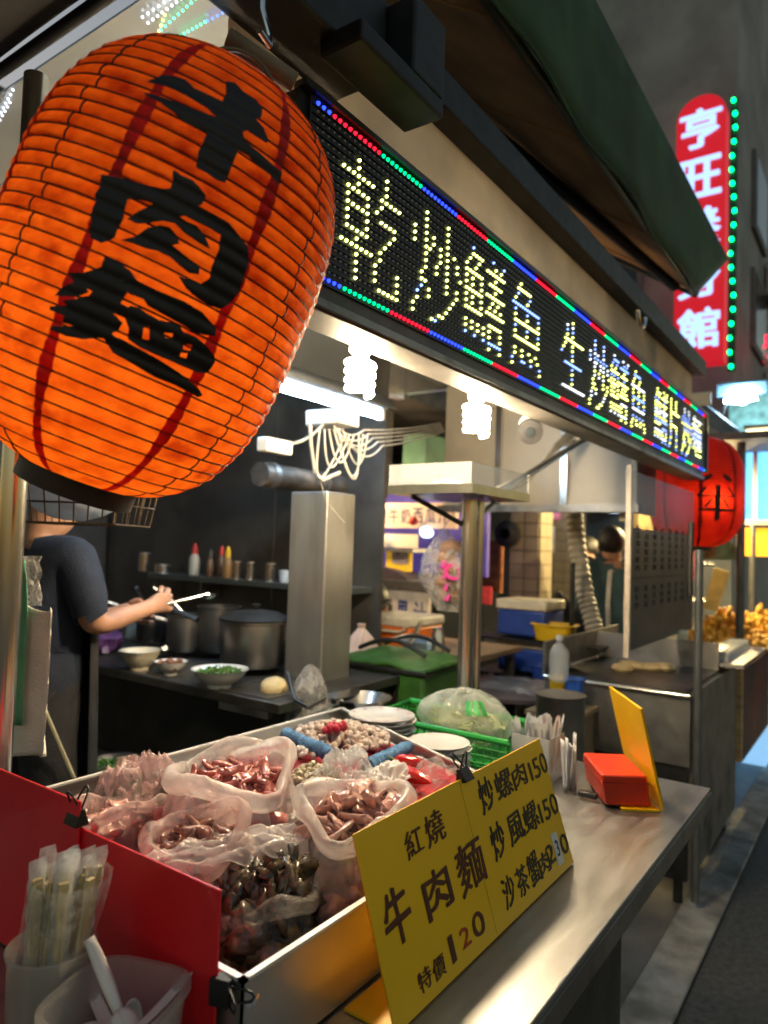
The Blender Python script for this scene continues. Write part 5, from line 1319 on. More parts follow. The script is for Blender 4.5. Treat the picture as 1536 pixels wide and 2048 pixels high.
def food_bag(name, label, px, py, ztop, rx, ry, tilt, filmm, meatm, kind, seed, rim=.020, n=46, dz=0.0, body=True, sx=1.0, fill=.0):
    """open plastic bag with a rolled, pleated rim and food inside; (px,py) is the middle of the rim"""
    c = P(px, py, z=ztop); zb = TZ0 + .004
    T = thing(name, label, 'bag', (c.x, c.y, zb)); rq = random.Random(seed)
    Q = Matrix.Rotation(tilt[0], 3, 'X') @ Matrix.Rotation(tilt[1], 3, 'Y')
    h = ztop - zb
    def rimpt(t, r_=1.0, dz_=0.0):
        k = 1 + .06 * math.sin(3 * t + seed) + .04 * math.sin(4 * t + seed * 2)
        v = Q @ Vector((rx * r_ * k * math.cos(t), ry * r_ * k * math.sin(t), dz_ + .012 * math.sin(2 * t + seed)))
        return c + v
    def bodyf(a, b):   # b 0 bottom .. 1 rim, outside
        t = 2 * math.pi * a; top = rimpt(t, 1.0)
        k = 1.18 + .14 * math.sin(3 * t + seed * 1.3)
        bot = Vector((c.x + rx * k * .82 * math.cos(t), c.y + ry * k * .82 * math.sin(t), zb))
        mid = Vector((c.x + rx * k * 1.16 * math.cos(t), c.y + ry * k * 1.16 * math.sin(t), zb + h * .38))
        p_ = bot * (1 - b) ** 2 + mid * 2 * b * (1 - b) + top * b * b
        d = Vector((math.cos(t), math.sin(t), .2))
        ct, st_ = math.cos(t), math.sin(t)
        wr = abs(noise.noise(Vector((ct * 2.6 + seed, st_ * 2.6, b * 2.2)))) * .030 + abs(noise.noise(Vector((ct * 6, st_ * 6, b * 2.5 + seed)))) * .012 * b
        return p_ - d * wr
    if body: obj('bag_film', MB().grid(bodyf, 72, 18), filmm, T, ang=180)
    # rolled rim, pleated lengthwise and across
    def rf(a, b):
        t = 2 * math.pi * a; q = 2 * math.pi * b
        rr_ = rim * (1 + .45 * noise.noise(Vector((math.cos(t) * 1.6, math.sin(t) * 1.6, seed))) + .16 * noise.noise(Vector((math.cos(t) * 5, math.sin(t) * 5, q * .6))) + .10 * math.sin(q * 3 + 2.2 * math.sin(t * 2 + seed)))
        o_ = rimpt(t, 1.0 + rr_ * math.cos(q) / max(rx, ry), rr_ * math.sin(q) * 1.15)
        return o_ + Vector((0, 0, .020 * noise.noise(Vector((math.cos(t) * 1.3, math.sin(t) * 1.3, seed + 3)))))
    obj('rolled_rim', MB().grid(rf, 120, 20), filmm, T, ang=180)
    # inner wall of the bag
    def inf(a, b):
        t = 2 * math.pi * a
        top = rimpt(t, .96, -.004); bot = c + Q @ Vector((rx * .72 * math.cos(t), ry * .72 * math.sin(t), -.055))
        p_ = top.lerp(bot, b); return p_ - Vector((math.cos(t), math.sin(t), 0)) * abs(noise.noise(Vector((math.cos(t) * 4, math.sin(t) * 4, b * 2 + seed)))) * .014
    obj('inner_film', MB().grid(inf, 64, 8), filmm, T, ang=180)
    mb = MB()
    def mound(a, b):
        t = 2 * math.pi * a; q = b * .97; ct, st_ = math.cos(t) * q, math.sin(t) * q
        n1 = noise.noise(Vector((ct * 4 + seed, st_ * 4, seed))); n2 = abs(noise.noise(Vector((ct * 7 + n1 * 2, st_ * 7, seed + 4))))
        return c + Q @ Vector((rx * ct, ry * st_, -.034 + fill + .026 * (1 - q * q) + .014 * n1 - .022 * n2))
    mb.grid(mound, 48, 20)
    for i in range(int(n * 1.1)):
        an, q = rq.uniform(0, 6.283), math.sqrt(rq.random()) * .90
        pz = -.026 + fill + .024 * (1 - q) + rq.uniform(-.010, .008)
        p_ = c + Q @ Vector((rx * q * math.cos(an), ry * q * math.sin(an), pz))
        if kind == 'strip': strip(mb, p_, rq.uniform(.030, .060), rq.uniform(.011, .021), rq.uniform(.008, .012), (rq.uniform(-.8, .8), rq.uniform(-.6, .6), rq.uniform(0, 6.28)), rq.uniform(-2.5, 2.5), rq)
        elif kind == 'slice': strip(mb, p_, rq.uniform(.045, .075), rq.uniform(.030, .048), rq.uniform(.009, .013), (rq.uniform(-.9, .9), rq.uniform(-.7, .7), rq.uniform(0, 6.28)), rq.uniform(-1.8, 1.8), rq)
        else: mb.blob(p_, rq.uniform(.010, .030), rq.uniform(.008, .018), rq.uniform(.006, .014), .5, 2.6, 10, i, (rq.random() * 6, rq.random() * 6, rq.random() * 6))
    obj('food', mb, meatm, T, kind='stuff', ang=180)
    # food pressed against the bag below
    mb2 = MB()
    for i in range(int(n * .8)):
        an = rq.uniform(0, 6.283); b = rq.uniform(.08, .8); p_ = bodyf(an / 6.283, b); p_ = p_ - (p_ - Vector((c.x, c.y, p_.z))).normalized() * .012
        mb2.blob(p_, .026, .026, .020, .35, 2.5, 10, i)
    mb2.blob(Vector((c.x, c.y, zb + h * .35)), rx * 1.0, ry * 1.0, h * .42, .1, 3, 24, seed)
    obj('food_below', mb2, meatm, T, kind='stuff', ang=180)
    return T
food_bag('meat_bag', 'largest open plastic bag of pink meat at the back left of the tray', 468, 1545, 1.075, .125, .085, (.18, .0), film_white, meat_pink, 'strip', 1, .015, 60)
food_bag('meat_bag', 'pinkish plastic bag with a round rolled rim, nearest the red board', 394, 1668, 1.045, .072, .070, (.05, -.25), film_pink, meat_brown, 'strip', 2, .010, 46)
food_bag('meat_bag', 'milky plastic bag of beige meat slices beside the yellow price sign', 706, 1612, 1.055, .10, .085, (.10, -.12), film_white, meat_beige, 'slice', 3, .013, 46)
food_bag('meat_bag', 'open bag of peach coloured squid strips behind the torn end of the red board', 222, 1618, 1.03, .095, .050, (.0, .1), film_pink, meat_beige, 'strip', 4, .011, 40)
food_bag('seafood_bag', 'clear bag of dark shellfish between the two milky bags', 545, 1632, .985, .085, .070, (.0, -.1), film_clear, meat_dark, 'lump', 5, .010, 50)
food_bag('seafood_bag', 'clear bag of black snails in front by the red board, white film folded over it', 535, 1770, .985, .078, .062, (.1, -.3), film_clear, meat_dark, 'lump', 6, .012, 70, fill=.02)
# loose film thrown over the snail bag, and crumpled loose bags
def crumple(name, label, px, py, z, sx, sy, h, filmm, seed, cat='bag', rz=0.0):
    c = P(px, py, z=z); Q = Matrix.Rotation(rz, 3, 'Z')
    def f(a, b):
        u, v = a * 2 - 1, b * 2 - 1
        r_ = max(0, 1 - (u * u + v * v) * .5)
        n1 = noise.noise(Vector((u * 1.6 + seed, v * 1.6, seed))); n2 = abs(noise.noise(Vector((u * 2.6, v * 2.6 + seed, 2)))); n3 = abs(noise.noise(Vector((u * 5.5, v * 5.5 + seed, 7))))
        p_ = Vector((u * sx * (1 + .25 * n1), v * sy * (1 + .25 * n1), h * r_ * (1 + .6 * n1) - .9 * h * n2 - .25 * h * n3))
        return c + Q @ p_
    o = obj(name, MB().grid(f, 56, 56), filmm, ang=180)
    return tag(o, label, cat)
crumple('loose_film', 'white plastic film folded over the bag of black snails', 455, 1712, 1.02, .13, .045, .035, film_white, 3, rz=R(-20))
crumple('crumpled_bag', 'thin pinkish crumpled bag at the left end of the tray', 285, 1580, 1.02, .075, .06, .075, film('thin_pink_film', (.78, .55, .52), .2, .7, 18), 11)
crumple('crumpled_bag', 'shiny crumpled clear bag in the middle of the tray', 690, 1545, 1.01, .06, .05, .05, film('shiny_clear_film', (.80, .82, .82), .35, .8, 26, .06, bump=.9), 17)
crumple('crumpled_bag', 'small clear bag beside the red chillies behind the price sign', 870, 1553, .975, .06, .04, .035, film_clear, 23)
crumple('white_wrap', 'smooth white wrapping beside the red chillies', 775, 1560, .985, .08, .05, .03, film('white_wrap', (.80, .79, .76), .85, .98, 6, .3, bump=.15), 29)

# dark mat strip at the front of the tray
tag(obj('dark_sponge', MB().bb((.95, .63, TZ0 + .002), (1.32, .69, .915)), mat('dark_sponge', (.045, .04, .037), .8, 0, .3, 20, .5, 120), bevel=.008), 'dark sponge strip along the front of the tray', 'sponge')
# shellfish heap
def heap(name, label, px, py, z, n, sx, sy, h, m_, seed, sz):
    c = P(px, py, z=z); rq = random.Random(seed); mb = MB()
    for i in range(n):
        a, q = rq.uniform(0, 6.283), math.sqrt(rq.random())
        p_ = c + Vector((sx * q * math.cos(a), sy * q * math.sin(a), h * (1 - q * q) * rq.random() ** .4))
        mb.blob(p_, sz * rq.uniform(.7, 1.2), sz * rq.uniform(.6, 1.0), sz * rq.uniform(.4, .7), .22, 2, 8, i, (rq.random() * 6, rq.random() * 6, rq.random() * 6))
    return tag(obj(name, mb, m_, ang=180), label, 'seafood', kind='stuff')
heap('shelled_shrimp', 'heap of pale shelled shrimp on the ice at the far end', 686, 1474, .978, 330, .11, .14, .032, mat('pale_shrimp', (.58, .47, .39), .25, 0, .3, 30, base2=(.42, .30, .25), coat=.4, sss=.1), 4, .013)
heap('snail_meat', 'scattered white snail meat on the red cloth', 590, 1510, .978, 26, .07, .05, .01, mat('white_snail', (.62, .55, .50), .25, 0, .2, 30, coat=.4), 6, .012)
heap('chopped_garlic', 'small heap of pale chopped garlic next to the shiny bag', 632, 1555, .985, 240, .045, .06, .03, mat('pale_garlic', (.66, .60, .44), .5, 0, .2, 30), 31, .0065)
heap('red_bits', 'few red pieces among the pale shrimp', 672, 1458, 1.015, 10, .04, .02, .008, mat('red_meat', (.45, .02, .05), .3, 0, .2, 20), 8, .014)
# rolled blue cloths
bluec = mat('blue_cloth', (.09, .22, .42), .9, 0, .2, 20, .5, 220)
for pts_, lab in (([(572, 1470), (600, 1482), (632, 1496), (662, 1508)], 'twisted blue cloth left of the shrimp heap'), ([(735, 1535), (758, 1522), (790, 1508), (820, 1492)], 'twisted blue cloth in front of the shrimp heap')):
    pp = [P(x, y, z=.992) for x, y in pts_]; dense = [pp[i].lerp(pp[i + 1], j / 8) for i in range(3) for j in range(8)] + [pp[3]]
    rr_ = [.017 + .004 * noise.noise(Vector((i * .5, len(lab), 0))) + .003 * math.sin(i * 1.9) for i in range(len(dense))]; rr_[0] = .02; rr_[-1] = .012
    tag(obj('rolled_cloth', MB().tube(dense, rr_, 12), bluec), lab, 'cloth')
# chillies
for (pa, pb, pc), lab in ((((790, 1520), (822, 1526), (850, 1530)), 'upper red chilli beside the small clear bag'), (((788, 1536), (820, 1548), (862, 1566)), 'lower, longer red chilli beside the white wrapping')):
    a, b, c = (P(*q, z=.995) for q in (pa, pb, pc)); dense = [a * (1 - t) ** 2 + b * 2 * t * (1 - t) + c * t * t for t in [i / 12 for i in range(13)]]
    T = thing('red_chilli', lab, 'chilli', a)
    obj('pod', MB().tube(dense, [.006, .013, .016, .017, .017, .017, .016, .016, .015, .013, .010, .006, .002], 12), mat('chilli_red', (.55, .015, .01), .15, 0, .15, 10, coat=.5), T)
    obj('stalk', MB().tube([a, a + (a - b).normalized() * .03 + Vector((0, 0, .008))], .003, 6), mat('stalk_green', (.12, .2, .04), .6), T)

# ---- red boards clipped to the near end of the tray
redb = mat('red_board', (.76, .008, .016), .34, 0, .10, 4, coat=.2, wear=((.60, .010, .016), 5))
def board(label, y0, y1, x, z0, z1, tilt=0):
    mb = MB().add([(x, y0, z0), (x, y1, z0), (x + tilt, y1, z1), (x + tilt, y0, z1), (x - .004, y0, z0), (x - .004, y1, z0), (x + tilt - .004, y1, z1), (x + tilt - .004, y0, z1)],
                  [(0, 1, 2, 3), (7, 6, 5, 4), (0, 4, 5, 1), (1, 5, 6, 2), (2, 6, 7, 3), (3, 7, 4, 0)])
    return tag(obj('red_board', mb, redb, smooth=False, bevel=.001), label, 'board', 'red acrylic boards at the tray end')
board('red acrylic board clipped to the tray corner, the nearer one', .645, .952, .606, CZ + .003, 1.083)
board('red acrylic board standing at the left post, the farther one', .930, 1.20, .600, CZ + .003, 1.122)
def clip(label, loc, ax, up):
    loc = Vector(loc); ax = Vector(ax).normalized(); up = Vector(up).normalized(); th = ax.cross(up).normalized()
    T = thing('binder_clip', label, 'clip', loc, 'black binder clips')
    s = .016
    mb = MB()
    pr = [(-.010, .0), (-.003, .022), (.003, .022), (.010, 0), (.008, 0), (.0, .019), (-.008, 0)]
    M = Matrix((( *th, 0), (*up, 0), (*ax, 0), (0, 0, 0, 1))).transposed()
    M.translation = loc - ax * .016 - up * .012
    obj('body', MB().prism([(-.011, 0), (-.003, .024), (.003, .024), (.011, 0)], .032, M), black_m, T, bevel=.001)
    for sg in (-1, 1):
        d = up * .9 + th * (.45 * sg)
        p0 = loc + up * .008
        loop = [p0 - ax * .009, p0 + d * .018 - ax * .008, p0 + d * .030 - ax * .005, p0 + d * .033, p0 + d * .030 + ax * .005, p0 + d * .018 + ax * .008, p0 + ax * .009]
        obj('lever', MB().tube(loop, .0016, 6), black_m, T)
clip('black binder clip joining the two red boards', (.602, .945, 1.098), (0, 1, 0), (0, 0, 1))
clip('black binder clip at the tray corner under the nearer red board', (.606, .637, .968), (0, 0, 1), (0, -1, 0))
kn = P(485, 1945, x=.62)
tag(obj('tray_knob', MB().lathe([(.001, 0), (.014, 0), (.018, .006), (.018, .012), (.01, .018), (.001, .018)], 20, Matrix.Translation(Vector((.632, .630, .955))) @ Euler((R(70), 0, 0)).to_matrix().to_4x4()), chrome), 'small shiny knob at the tray corner', 'knob')

# ---- yellow price sign
S0, S1 = Vector((.800, .517, CZ + .004)), Vector((1.448, .517, CZ + .004))
SU = Vector((1, 0, 0)); SV = Vector((0, .080, .236)); SVl = SV.length; SV = SV.normalized(); SNn = SU.cross(SV)   # faces the street
yel = mat('yellow_acrylic', (.88, .50, .004), .30, 0, .08, 3, coat=.2, wear=((.78, .43, .006), 3))
PS = thing('price_sign', 'long yellow acrylic price sign with brush written dishes in front of the tray', 'sign', (1.12, .53, CZ))
Lw = (S1 - S0).x
def spt(s, t, n=0.0): return S0 + SU * s + SV * t + SNn * n
MSg = Matrix(((SU.x, SV.x, SNn.x, S0.x), (SU.y, SV.y, SNn.y, S0.y), (SU.z, SV.z, SNn.z, S0.z), (0, 0, 0, 1)))
face = obj('face', MB().prism([(0, 0), (Lw, 0), (Lw, SVl), (0, SVl)], -.004, MSg), yel, PS, smooth=False, bevel=.001)
obj('foot', MB().bb((S0.x, .5195, CZ + .001), (S1.x, .603, CZ + .0045)), yel, PS, smooth=False)
def sign_st(px, py):
    d = ray(px, py); t = (np.array(S0) - EYE) @ np.array(SNn) / (d @ np.array(SNn)); q = Vector(EYE + d * t) - S0
    return q.dot(SU), q.dot(SV)
def sbox(ch, x0, y0, x1, y1, mb, bold=.015, seed=0):
    f = lambda x, y: (640 + x / 2.56, 1440 + y / 2.56)
    xm, ym = (x0 + x1) / 2, (y0 + y1) / 2
    s0, _ = sign_st(*f(x0, ym)); s1, _ = sign_st(*f(x1, ym)); _, t1 = sign_st(*f(xm, y0)); _, t0 = sign_st(*f(xm, y1)); sc_, tc_ = sign_st(*f(xm, ym))
    w = (s1 - s0) * .95; h = (t1 - t0) * .86
    put_glyph(mb, ch, spt(sc_ - w / 2, tc_ - h / 2), SU, SV, w, h, bold=0.0, lift=.0008, depth=.001, brush=.05, seed=seed, fat=.017 if ch in '紅燒特價螺風茶蟹麵' else .026, rise=.07 if ch not in '0125' else 0)
brown_ink = mat('brown_ink', (.075, .012, .006), .45); black_ink = mat('black_ink', (.014, .012, .01), .45); red_ink = mat('red_ink', (.40, .03, .01), .45)
for nm, ink_, items in (
    ('heading_lettering', brown_ink, [('紅', 430, 540, 530, 710), ('燒', 530, 450, 640, 650)]),
    ('dish_lettering', brown_ink, [('牛', 320, 810, 470, 1190), ('肉', 520, 730, 680, 1020), ('麵', 690, 580, 850, 900)]),
    ('price_lettering', brown_ink, [('特', 495, 1255, 575, 1400), ('價', 570, 1190, 645, 1340), ('1', 645, 1080, 705, 1265), ('0', 775, 965, 845, 1125)]),
    ('red_digit', red_ink, [('2', 715, 1045, 770, 1180)]),
    ('first_line_lettering', black_ink, [('炒', 810, 270, 890, 490), ('螺', 890, 235, 990, 415), ('肉', 980, 210, 1060, 360), ('1', 1065, 205, 1090, 325), ('5', 1090, 180, 1125, 310), ('0', 1125, 155, 1160, 285)]),
    ('second_line_lettering', black_ink, [('炒', 870, 500, 950, 730), ('風', 955, 450, 1050, 650), ('螺', 1035, 400, 1120, 590), ('1', 1115, 415, 1140, 545), ('5', 1142, 390, 1177, 525), ('0', 1177, 360, 1215, 500)]),
    ('third_line_lettering', black_ink, [('沙', 930, 770, 1000, 980), ('茶', 1000, 720, 1070, 920), ('蟹', 1060, 650, 1125, 870), ('肉', 1115, 660, 1180, 810), ('2', 1155, 620, 1200, 755), ('0', 1228, 565, 1270, 700)])):
    for i, (ch, *bx) in enumerate(items):
        mb = MB(); sbox(ch, *bx, mb, 0, i + len(nm)); obj('painted_character', mb, ink_, face, smooth=False)
f = lambda x, y: sign_st(640 + x / 2.56, 1440 + y / 2.56)
ss, tt = f(1213, 655)
obj('correction_patch', MB().prism([(ss - .014, tt - .030), (ss + .014, tt - .030), (ss + .014, tt + .028), (ss - .014, tt + .028)], .0008, MSg @ Matrix.Translation((0, 0, .0004))), white_pl, face, smooth=False)
mb = MB(); put_glyph(mb, '3', spt(ss - .007, tt - .015), SU, SV, .014, .03, bold=.01, lift=.0018, depth=.002); obj('correction_digit', mb, mat('blue_black_ink', (.03, .035, .12)), face, smooth=False)
s_, t_ = f(795, 640)
obj('joint_line', MB().prism([(s_ - .0012, .004), (s_ + .0012, .004), (s_ + .0012, SVl - .004), (s_ - .0012, SVl - .004)], .0006, MSg @ Matrix.Translation((0, 0, .0002))), mat('yellow_tape', (.72, .5, .03), .25), face, smooth=False)
s_, t_ = f(755, 330)
clip('black binder clip on the top edge of the yellow price sign', spt(s_, SVl + .004, -.002), SU, SV)

# ---- second yellow sign seen edge-on with a red block
d_ = Vector((.23, .15, 0)).normalized()
b0 = Vector((1.872, .447, CZ + .004)); tp = Vector((-.10, .03, .262))
Y2 = thing('price_sign', 'smaller yellow acrylic sign at the far counter end, seen from its edge', 'sign', (1.95, .5, CZ))
nn = d_.cross(tp).normalized() * .006
q4 = [b0, b0 + d_ * .27, b0 + d_ * .27 + tp, b0 + tp]
obj('face', MB().add([v for v in q4] + [v + nn for v in q4], [(0, 1, 2, 3), (7, 6, 5, 4), (0, 4, 5, 1), (1, 5, 6, 2), (2, 6, 7, 3), (3, 7, 4, 0)]), yel, Y2, smooth=False)
e_ = Vector((-.10, .145, 0)).normalized()
q4 = [b0 + e_ * .006, b0 + d_ * .27 + e_ * .006, b0 + d_ * .27 + e_ * .10, b0 + e_ * .10]
obj('foot', MB().add([Vector((v.x, v.y, CZ + .001)) for v in q4] + [Vector((v.x, v.y, CZ + .006)) for v in q4], [(3, 2, 1, 0), (4, 5, 6, 7), (0, 1, 5, 4), (1, 2, 6, 5), (2, 3, 7, 6), (3, 0, 4, 7)]), yel, Y2, smooth=False)
rb0 = b0 + e_ * .022 + d_ * .015; z_ = CZ + .007
q4 = [rb0, rb0 + d_ * .19, rb0 + d_ * .19 + e_ * .115, rb0 + e_ * .115]
tz = Vector((-.012, .008, 0))
RB = thing('red_box', 'red plastic box standing on the foot of the smaller yellow sign', 'box', rb0)
obj('box', MB().add([Vector((v.x, v.y, z_)) for v in q4] + [Vector((v.x, v.y, z_ + .078)) + tz for v in q4], [(3, 2, 1, 0), (4, 5, 6, 7), (0, 1, 5, 4), (1, 2, 6, 5), (2, 3, 7, 6), (3, 0, 4, 7)]), mat('red_orange_plastic', (.60, .035, .008), .35, 0, .1, 8), RB, bevel=.005)
obj('lid_line', MB().tube([Vector((v.x, v.y, z_ + .058)) + tz * .7 for v in q4], .0022, 6, True), redp, RB)
tag(obj('black_lighter', MB().box(rb0 + e_ * .06 + Vector((.0, .10, .01)), (.02, .05, .014)), black_pl, bevel=.003), 'small black object behind the red box', 'lighter')

# ---- plates
def plate_mesh(r): return MB().lathe([(r * .5, 0), (r * .52, .004), (r * .8, .010), (r, .018), (r * 1.005, .0205), (r * .97, .0205), (r * .78, .013), (r * .5, .008), (.001, .008)], 48, None, True)
rimdeco = mat('pink_flower_print', (.55, .25, .28), .3)
ordn = ['topmost', 'second', 'third', 'fourth', 'fifth', 'sixth', 'seventh']
def stack(px, py, ztop, r, n, where, deco, z0):
    c = P(px, py, z=ztop); step = .0125; first = None
    for i in range(n):
        z = ztop - .0205 - step * i
        loc = Vector((c.x + .003 * math.sin(i * 2.1), c.y + .003 * math.cos(i * 3.3), z))
        lab = f'{ordn[i]} white plate from the top, {where}'
        if first is None:
            T = thing('plate', lab, 'plate', loc, 'white plates stacked on the counter')
            mb = plate_mesh(r); mb.v = [v + loc for v in mb.v]; obj('dish', mb, porcelain, T)
            if deco:
                for k in range(10):
                    t = 2 * math.pi * k / 10
                    obj('flower_print', MB().lathe([(.001, 0), (.006, 0), (.006, .0006), (.001, .0006)], 8, Matrix.Translation(loc + Vector((r * .88 * math.cos(t), r * .88 * math.sin(t), .0185)))), rimdeco, T)
            first = T
        else: copy_tree(first, loc, None, lab)
    zz = ztop - .0205 - step * (n - 1)
    # what the stack stands on
    tag(obj('upturned_tray', MB().bb((c.x - r * .7, c.y - r * .7, CZ + .001), (c.x + r * .7, c.y + r * .7, zz - .001)), steel_dull, bevel=.004), f'low steel block under the plates, {where}', 'block')
stack(765, 1428, .995, .098, 5, 'stack nearer the green basket', True, 0)
stack(880, 1482, .975, .083, 6, 'stack just behind the price sign', False, 0)
q = P(628, 1440, z=.90)
# white bowl beyond the tray
c = P(640, 1432, x=2.0); c.z = CZ + .02
T = thing('bowl', 'low white bowl partly hidden behind the tray far corner', 'bowl', c)
obj('vessel', MB().lathe([(.04, 0), (.06, .02), (.08, .05), (.083, .05), (.06, .016), (.001, .01)], 32, Matrix.Translation(c), True), porcelain, T)
c = P(722, 1405, x=2.1); c.z = CZ + .01
tag(obj('steel_basin', MB().lathe([(.06, 0), (.10, .06), (.112, .075), (.108, .075), (.09, .05), (.05, .006), (.001, .006)], 32, Matrix.Translation(c), True), steel_y), 'round steel basin behind the first plate stack', 'basin')
# ---- green basket with a bag
GB = thing('green_basket', 'bright green plastic basket behind the plates', 'basket', (2.05, 1.15, CZ))
gp = mat('bright_green_plastic', (.02, .36, .05), .4, 0, .12, 10)
x0, x1, y0, y1, z0, z1 = 1.86, 2.13, .86, 1.36, CZ + .004, .955
obj('floor', MB().bb((x0 + .02, y0 + .02, z0), (x1 - .02, y1 - .02, z0 + .004)), gp, GB, smooth=False)
for (p, q, n_) in (((x0, y0), (x1, y0), 12), ((x1, y0), (x1, y1), 20), ((x1, y1), (x0, y1), 12), ((x0, y1), (x0, y0), 20)):
    wm = MB(); p, q = Vector((*p, 0)), Vector((*q, 0)); 
    for k in range(n_ + 1): wm.tube([p.lerp(q, k / n_) + Vector((0, 0, z0 + .001)), p.lerp(q, k / n_) + Vector((0, 0, z1))], .003, 5)
    for z in (z0 + .02, z0 + .042, z0 + .064): wm.tube([p + Vector((0, 0, z)), q + Vector((0, 0, z))], .0028, 5)
    obj('lattice_side', wm, gp, GB, kind='stuff')
obj('rim', MB().tube([(x0, y0, z1), (x1, y0, z1), (x1, y1, z1), (x0, y1, z1)], .010, 8, True), gp, GB)
c = P(920, 1462, x=1.98)
T = thing('vegetable_bag', 'puffed clear bag of shredded vegetable with green print in the green basket', 'bag', (1.99, 1.06, z0 + .006))
def vb(a, b):
    t = 2 * math.pi * a; p_ = math.pi * b
    k = 1 + .16 * noise.noise(Vector((math.cos(t) * 2, math.sin(t) * 2, b * 4))) - .08 * abs(noise.noise(Vector((t * 5, b * 8, 3))))
    return Vector((1.99 + .105 * math.sin(p_) * math.cos(t) * k, 1.07 + .155 * math.sin(p_) * math.sin(t) * k, .97 + .085 * math.cos(p_) * k))
obj('film', MB().grid(vb, 50, 30), film('veg_bag_film', (.90, .92, .84), .22, .62, 8, .14, bump=.3), T, ang=180)
vg = MB(); rq = random.Random(2)
for i in range(200):
    a, q_ = rq.uniform(0, 6.28), math.sqrt(rq.random()); p_ = Vector((1.99 + .075 * q_ * math.cos(a), 1.06 + .115 * q_ * math.sin(a), .915 + rq.random() * .06)); d = Vector((rq.uniform(-1, 1), rq.uniform(-1, 1), rq.uniform(-.5, .5))).normalized() * .03
    vg.tube([p_ - d, p_ + d * .2 + Vector((0, 0, .006)), p_ + d], .0035, 4)
obj('shredded_cabbage', vg, mat('cabbage', (.50, .55, .22), .5, 0, .2, 20), T, kind='stuff')
gpr = mat('green_print', (.04, .38, .08), .5)
for k in range(3):
    a0 = .56 + .030 * k
    obj('print_patch', MB().grid(lambda u, v: vb(a0 + .024 * u, .22 + .16 * v) + (vb(a0 + .024 * u, .22 + .16 * v) - Vector((1.99, 1.07, .97))).normalized() * .003, 4, 4), gpr, T)
# ---- clear box of wrapped spoons
c = P(1052, 1520, z=CZ + .02); c = Vector((1.93, .80, CZ + .002))
T = thing('spoon_box', 'clear box of wrapped plastic spoons behind the price sign', 'container', c)
obj('box', MB().bb((c.x - .055, c.y - .055, c.z), (c.x + .055, c.y + .055, c.z + .004)).bb((c.x - .057, c.y - .055, c.z), (c.x - .055, c.y + .055, c.z + .12)).bb((c.x + .055, c.y - .055, c.z), (c.x + .057, c.y + .055, c.z + .12)).bb((c.x - .055, c.y - .057, c.z), (c.x + .055, c.y - .055, c.z + .12)).bb((c.x - .055, c.y + .055, c.z), (c.x + .055, c.y + .057, c.z + .12)), clear_pl, T, smooth=False)
sw = mat('white_wrapped_plastic', (.72, .72, .72), .25, 0, .1, 20, transl=.25)
sp0 = None
rq = random.Random(8)
for i in range(22):
    base_ = Vector((c.x + rq.uniform(-.04, .04), c.y + rq.uniform(-.04, .04), c.z + .006)); lean = Vector((rq.uniform(-.03, .03), rq.uniform(-.03, .03), .13 + rq.uniform(0, .03)))
    T2 = thing('wrapped_spoon', 'wrapped white plastic spoon standing in the clear box', 'spoon', base_, 'wrapped spoons in the clear box')
    s_ = lean.cross(Vector((0, 0, 1))); s_ = (s_.normalized() if s_.length > 1e-4 else Vector((1, 0, 0))) * .012
    t_ = base_ + lean
    obj('handle', MB().tube([base_, t_], .0028, 5), sw, T2)
    obj('wrapper', MB().grid(lambda u, v: base_ + lean * (.35 + .75 * v) + s_ * (2 * u - 1) * (1 + .3 * math.sin(v * 9 + i)) + Vector((0, 0, .004 * math.sin(u * 9 + v * 14 + i))), 4, 10), sw, T2)
# second smaller bundle in front of it
for i in range(8):
    base_ = Vector((1.86 + rq.uniform(-.02, .02), .69 + rq.uniform(-.02, .02), CZ + .004)); lean = Vector((rq.uniform(-.015, .015), rq.uniform(-.015, .015), .115 + rq.uniform(0, .03)))
    T2 = thing('wrapped_straw', 'wrapped white straw in the small bundle just behind the price sign corner', 'straw', base_, 'wrapped straws behind the price sign')
    s_ = Vector((.006, .006, 0))
    obj('wrapper', MB().grid(lambda u, v: base_ + lean * v + s_ * (2 * u - 1) + Vector((0, 0, .004 * math.sin(u * 9 + v * 14 + i))), 3, 8), sw, T2, solid=.002)

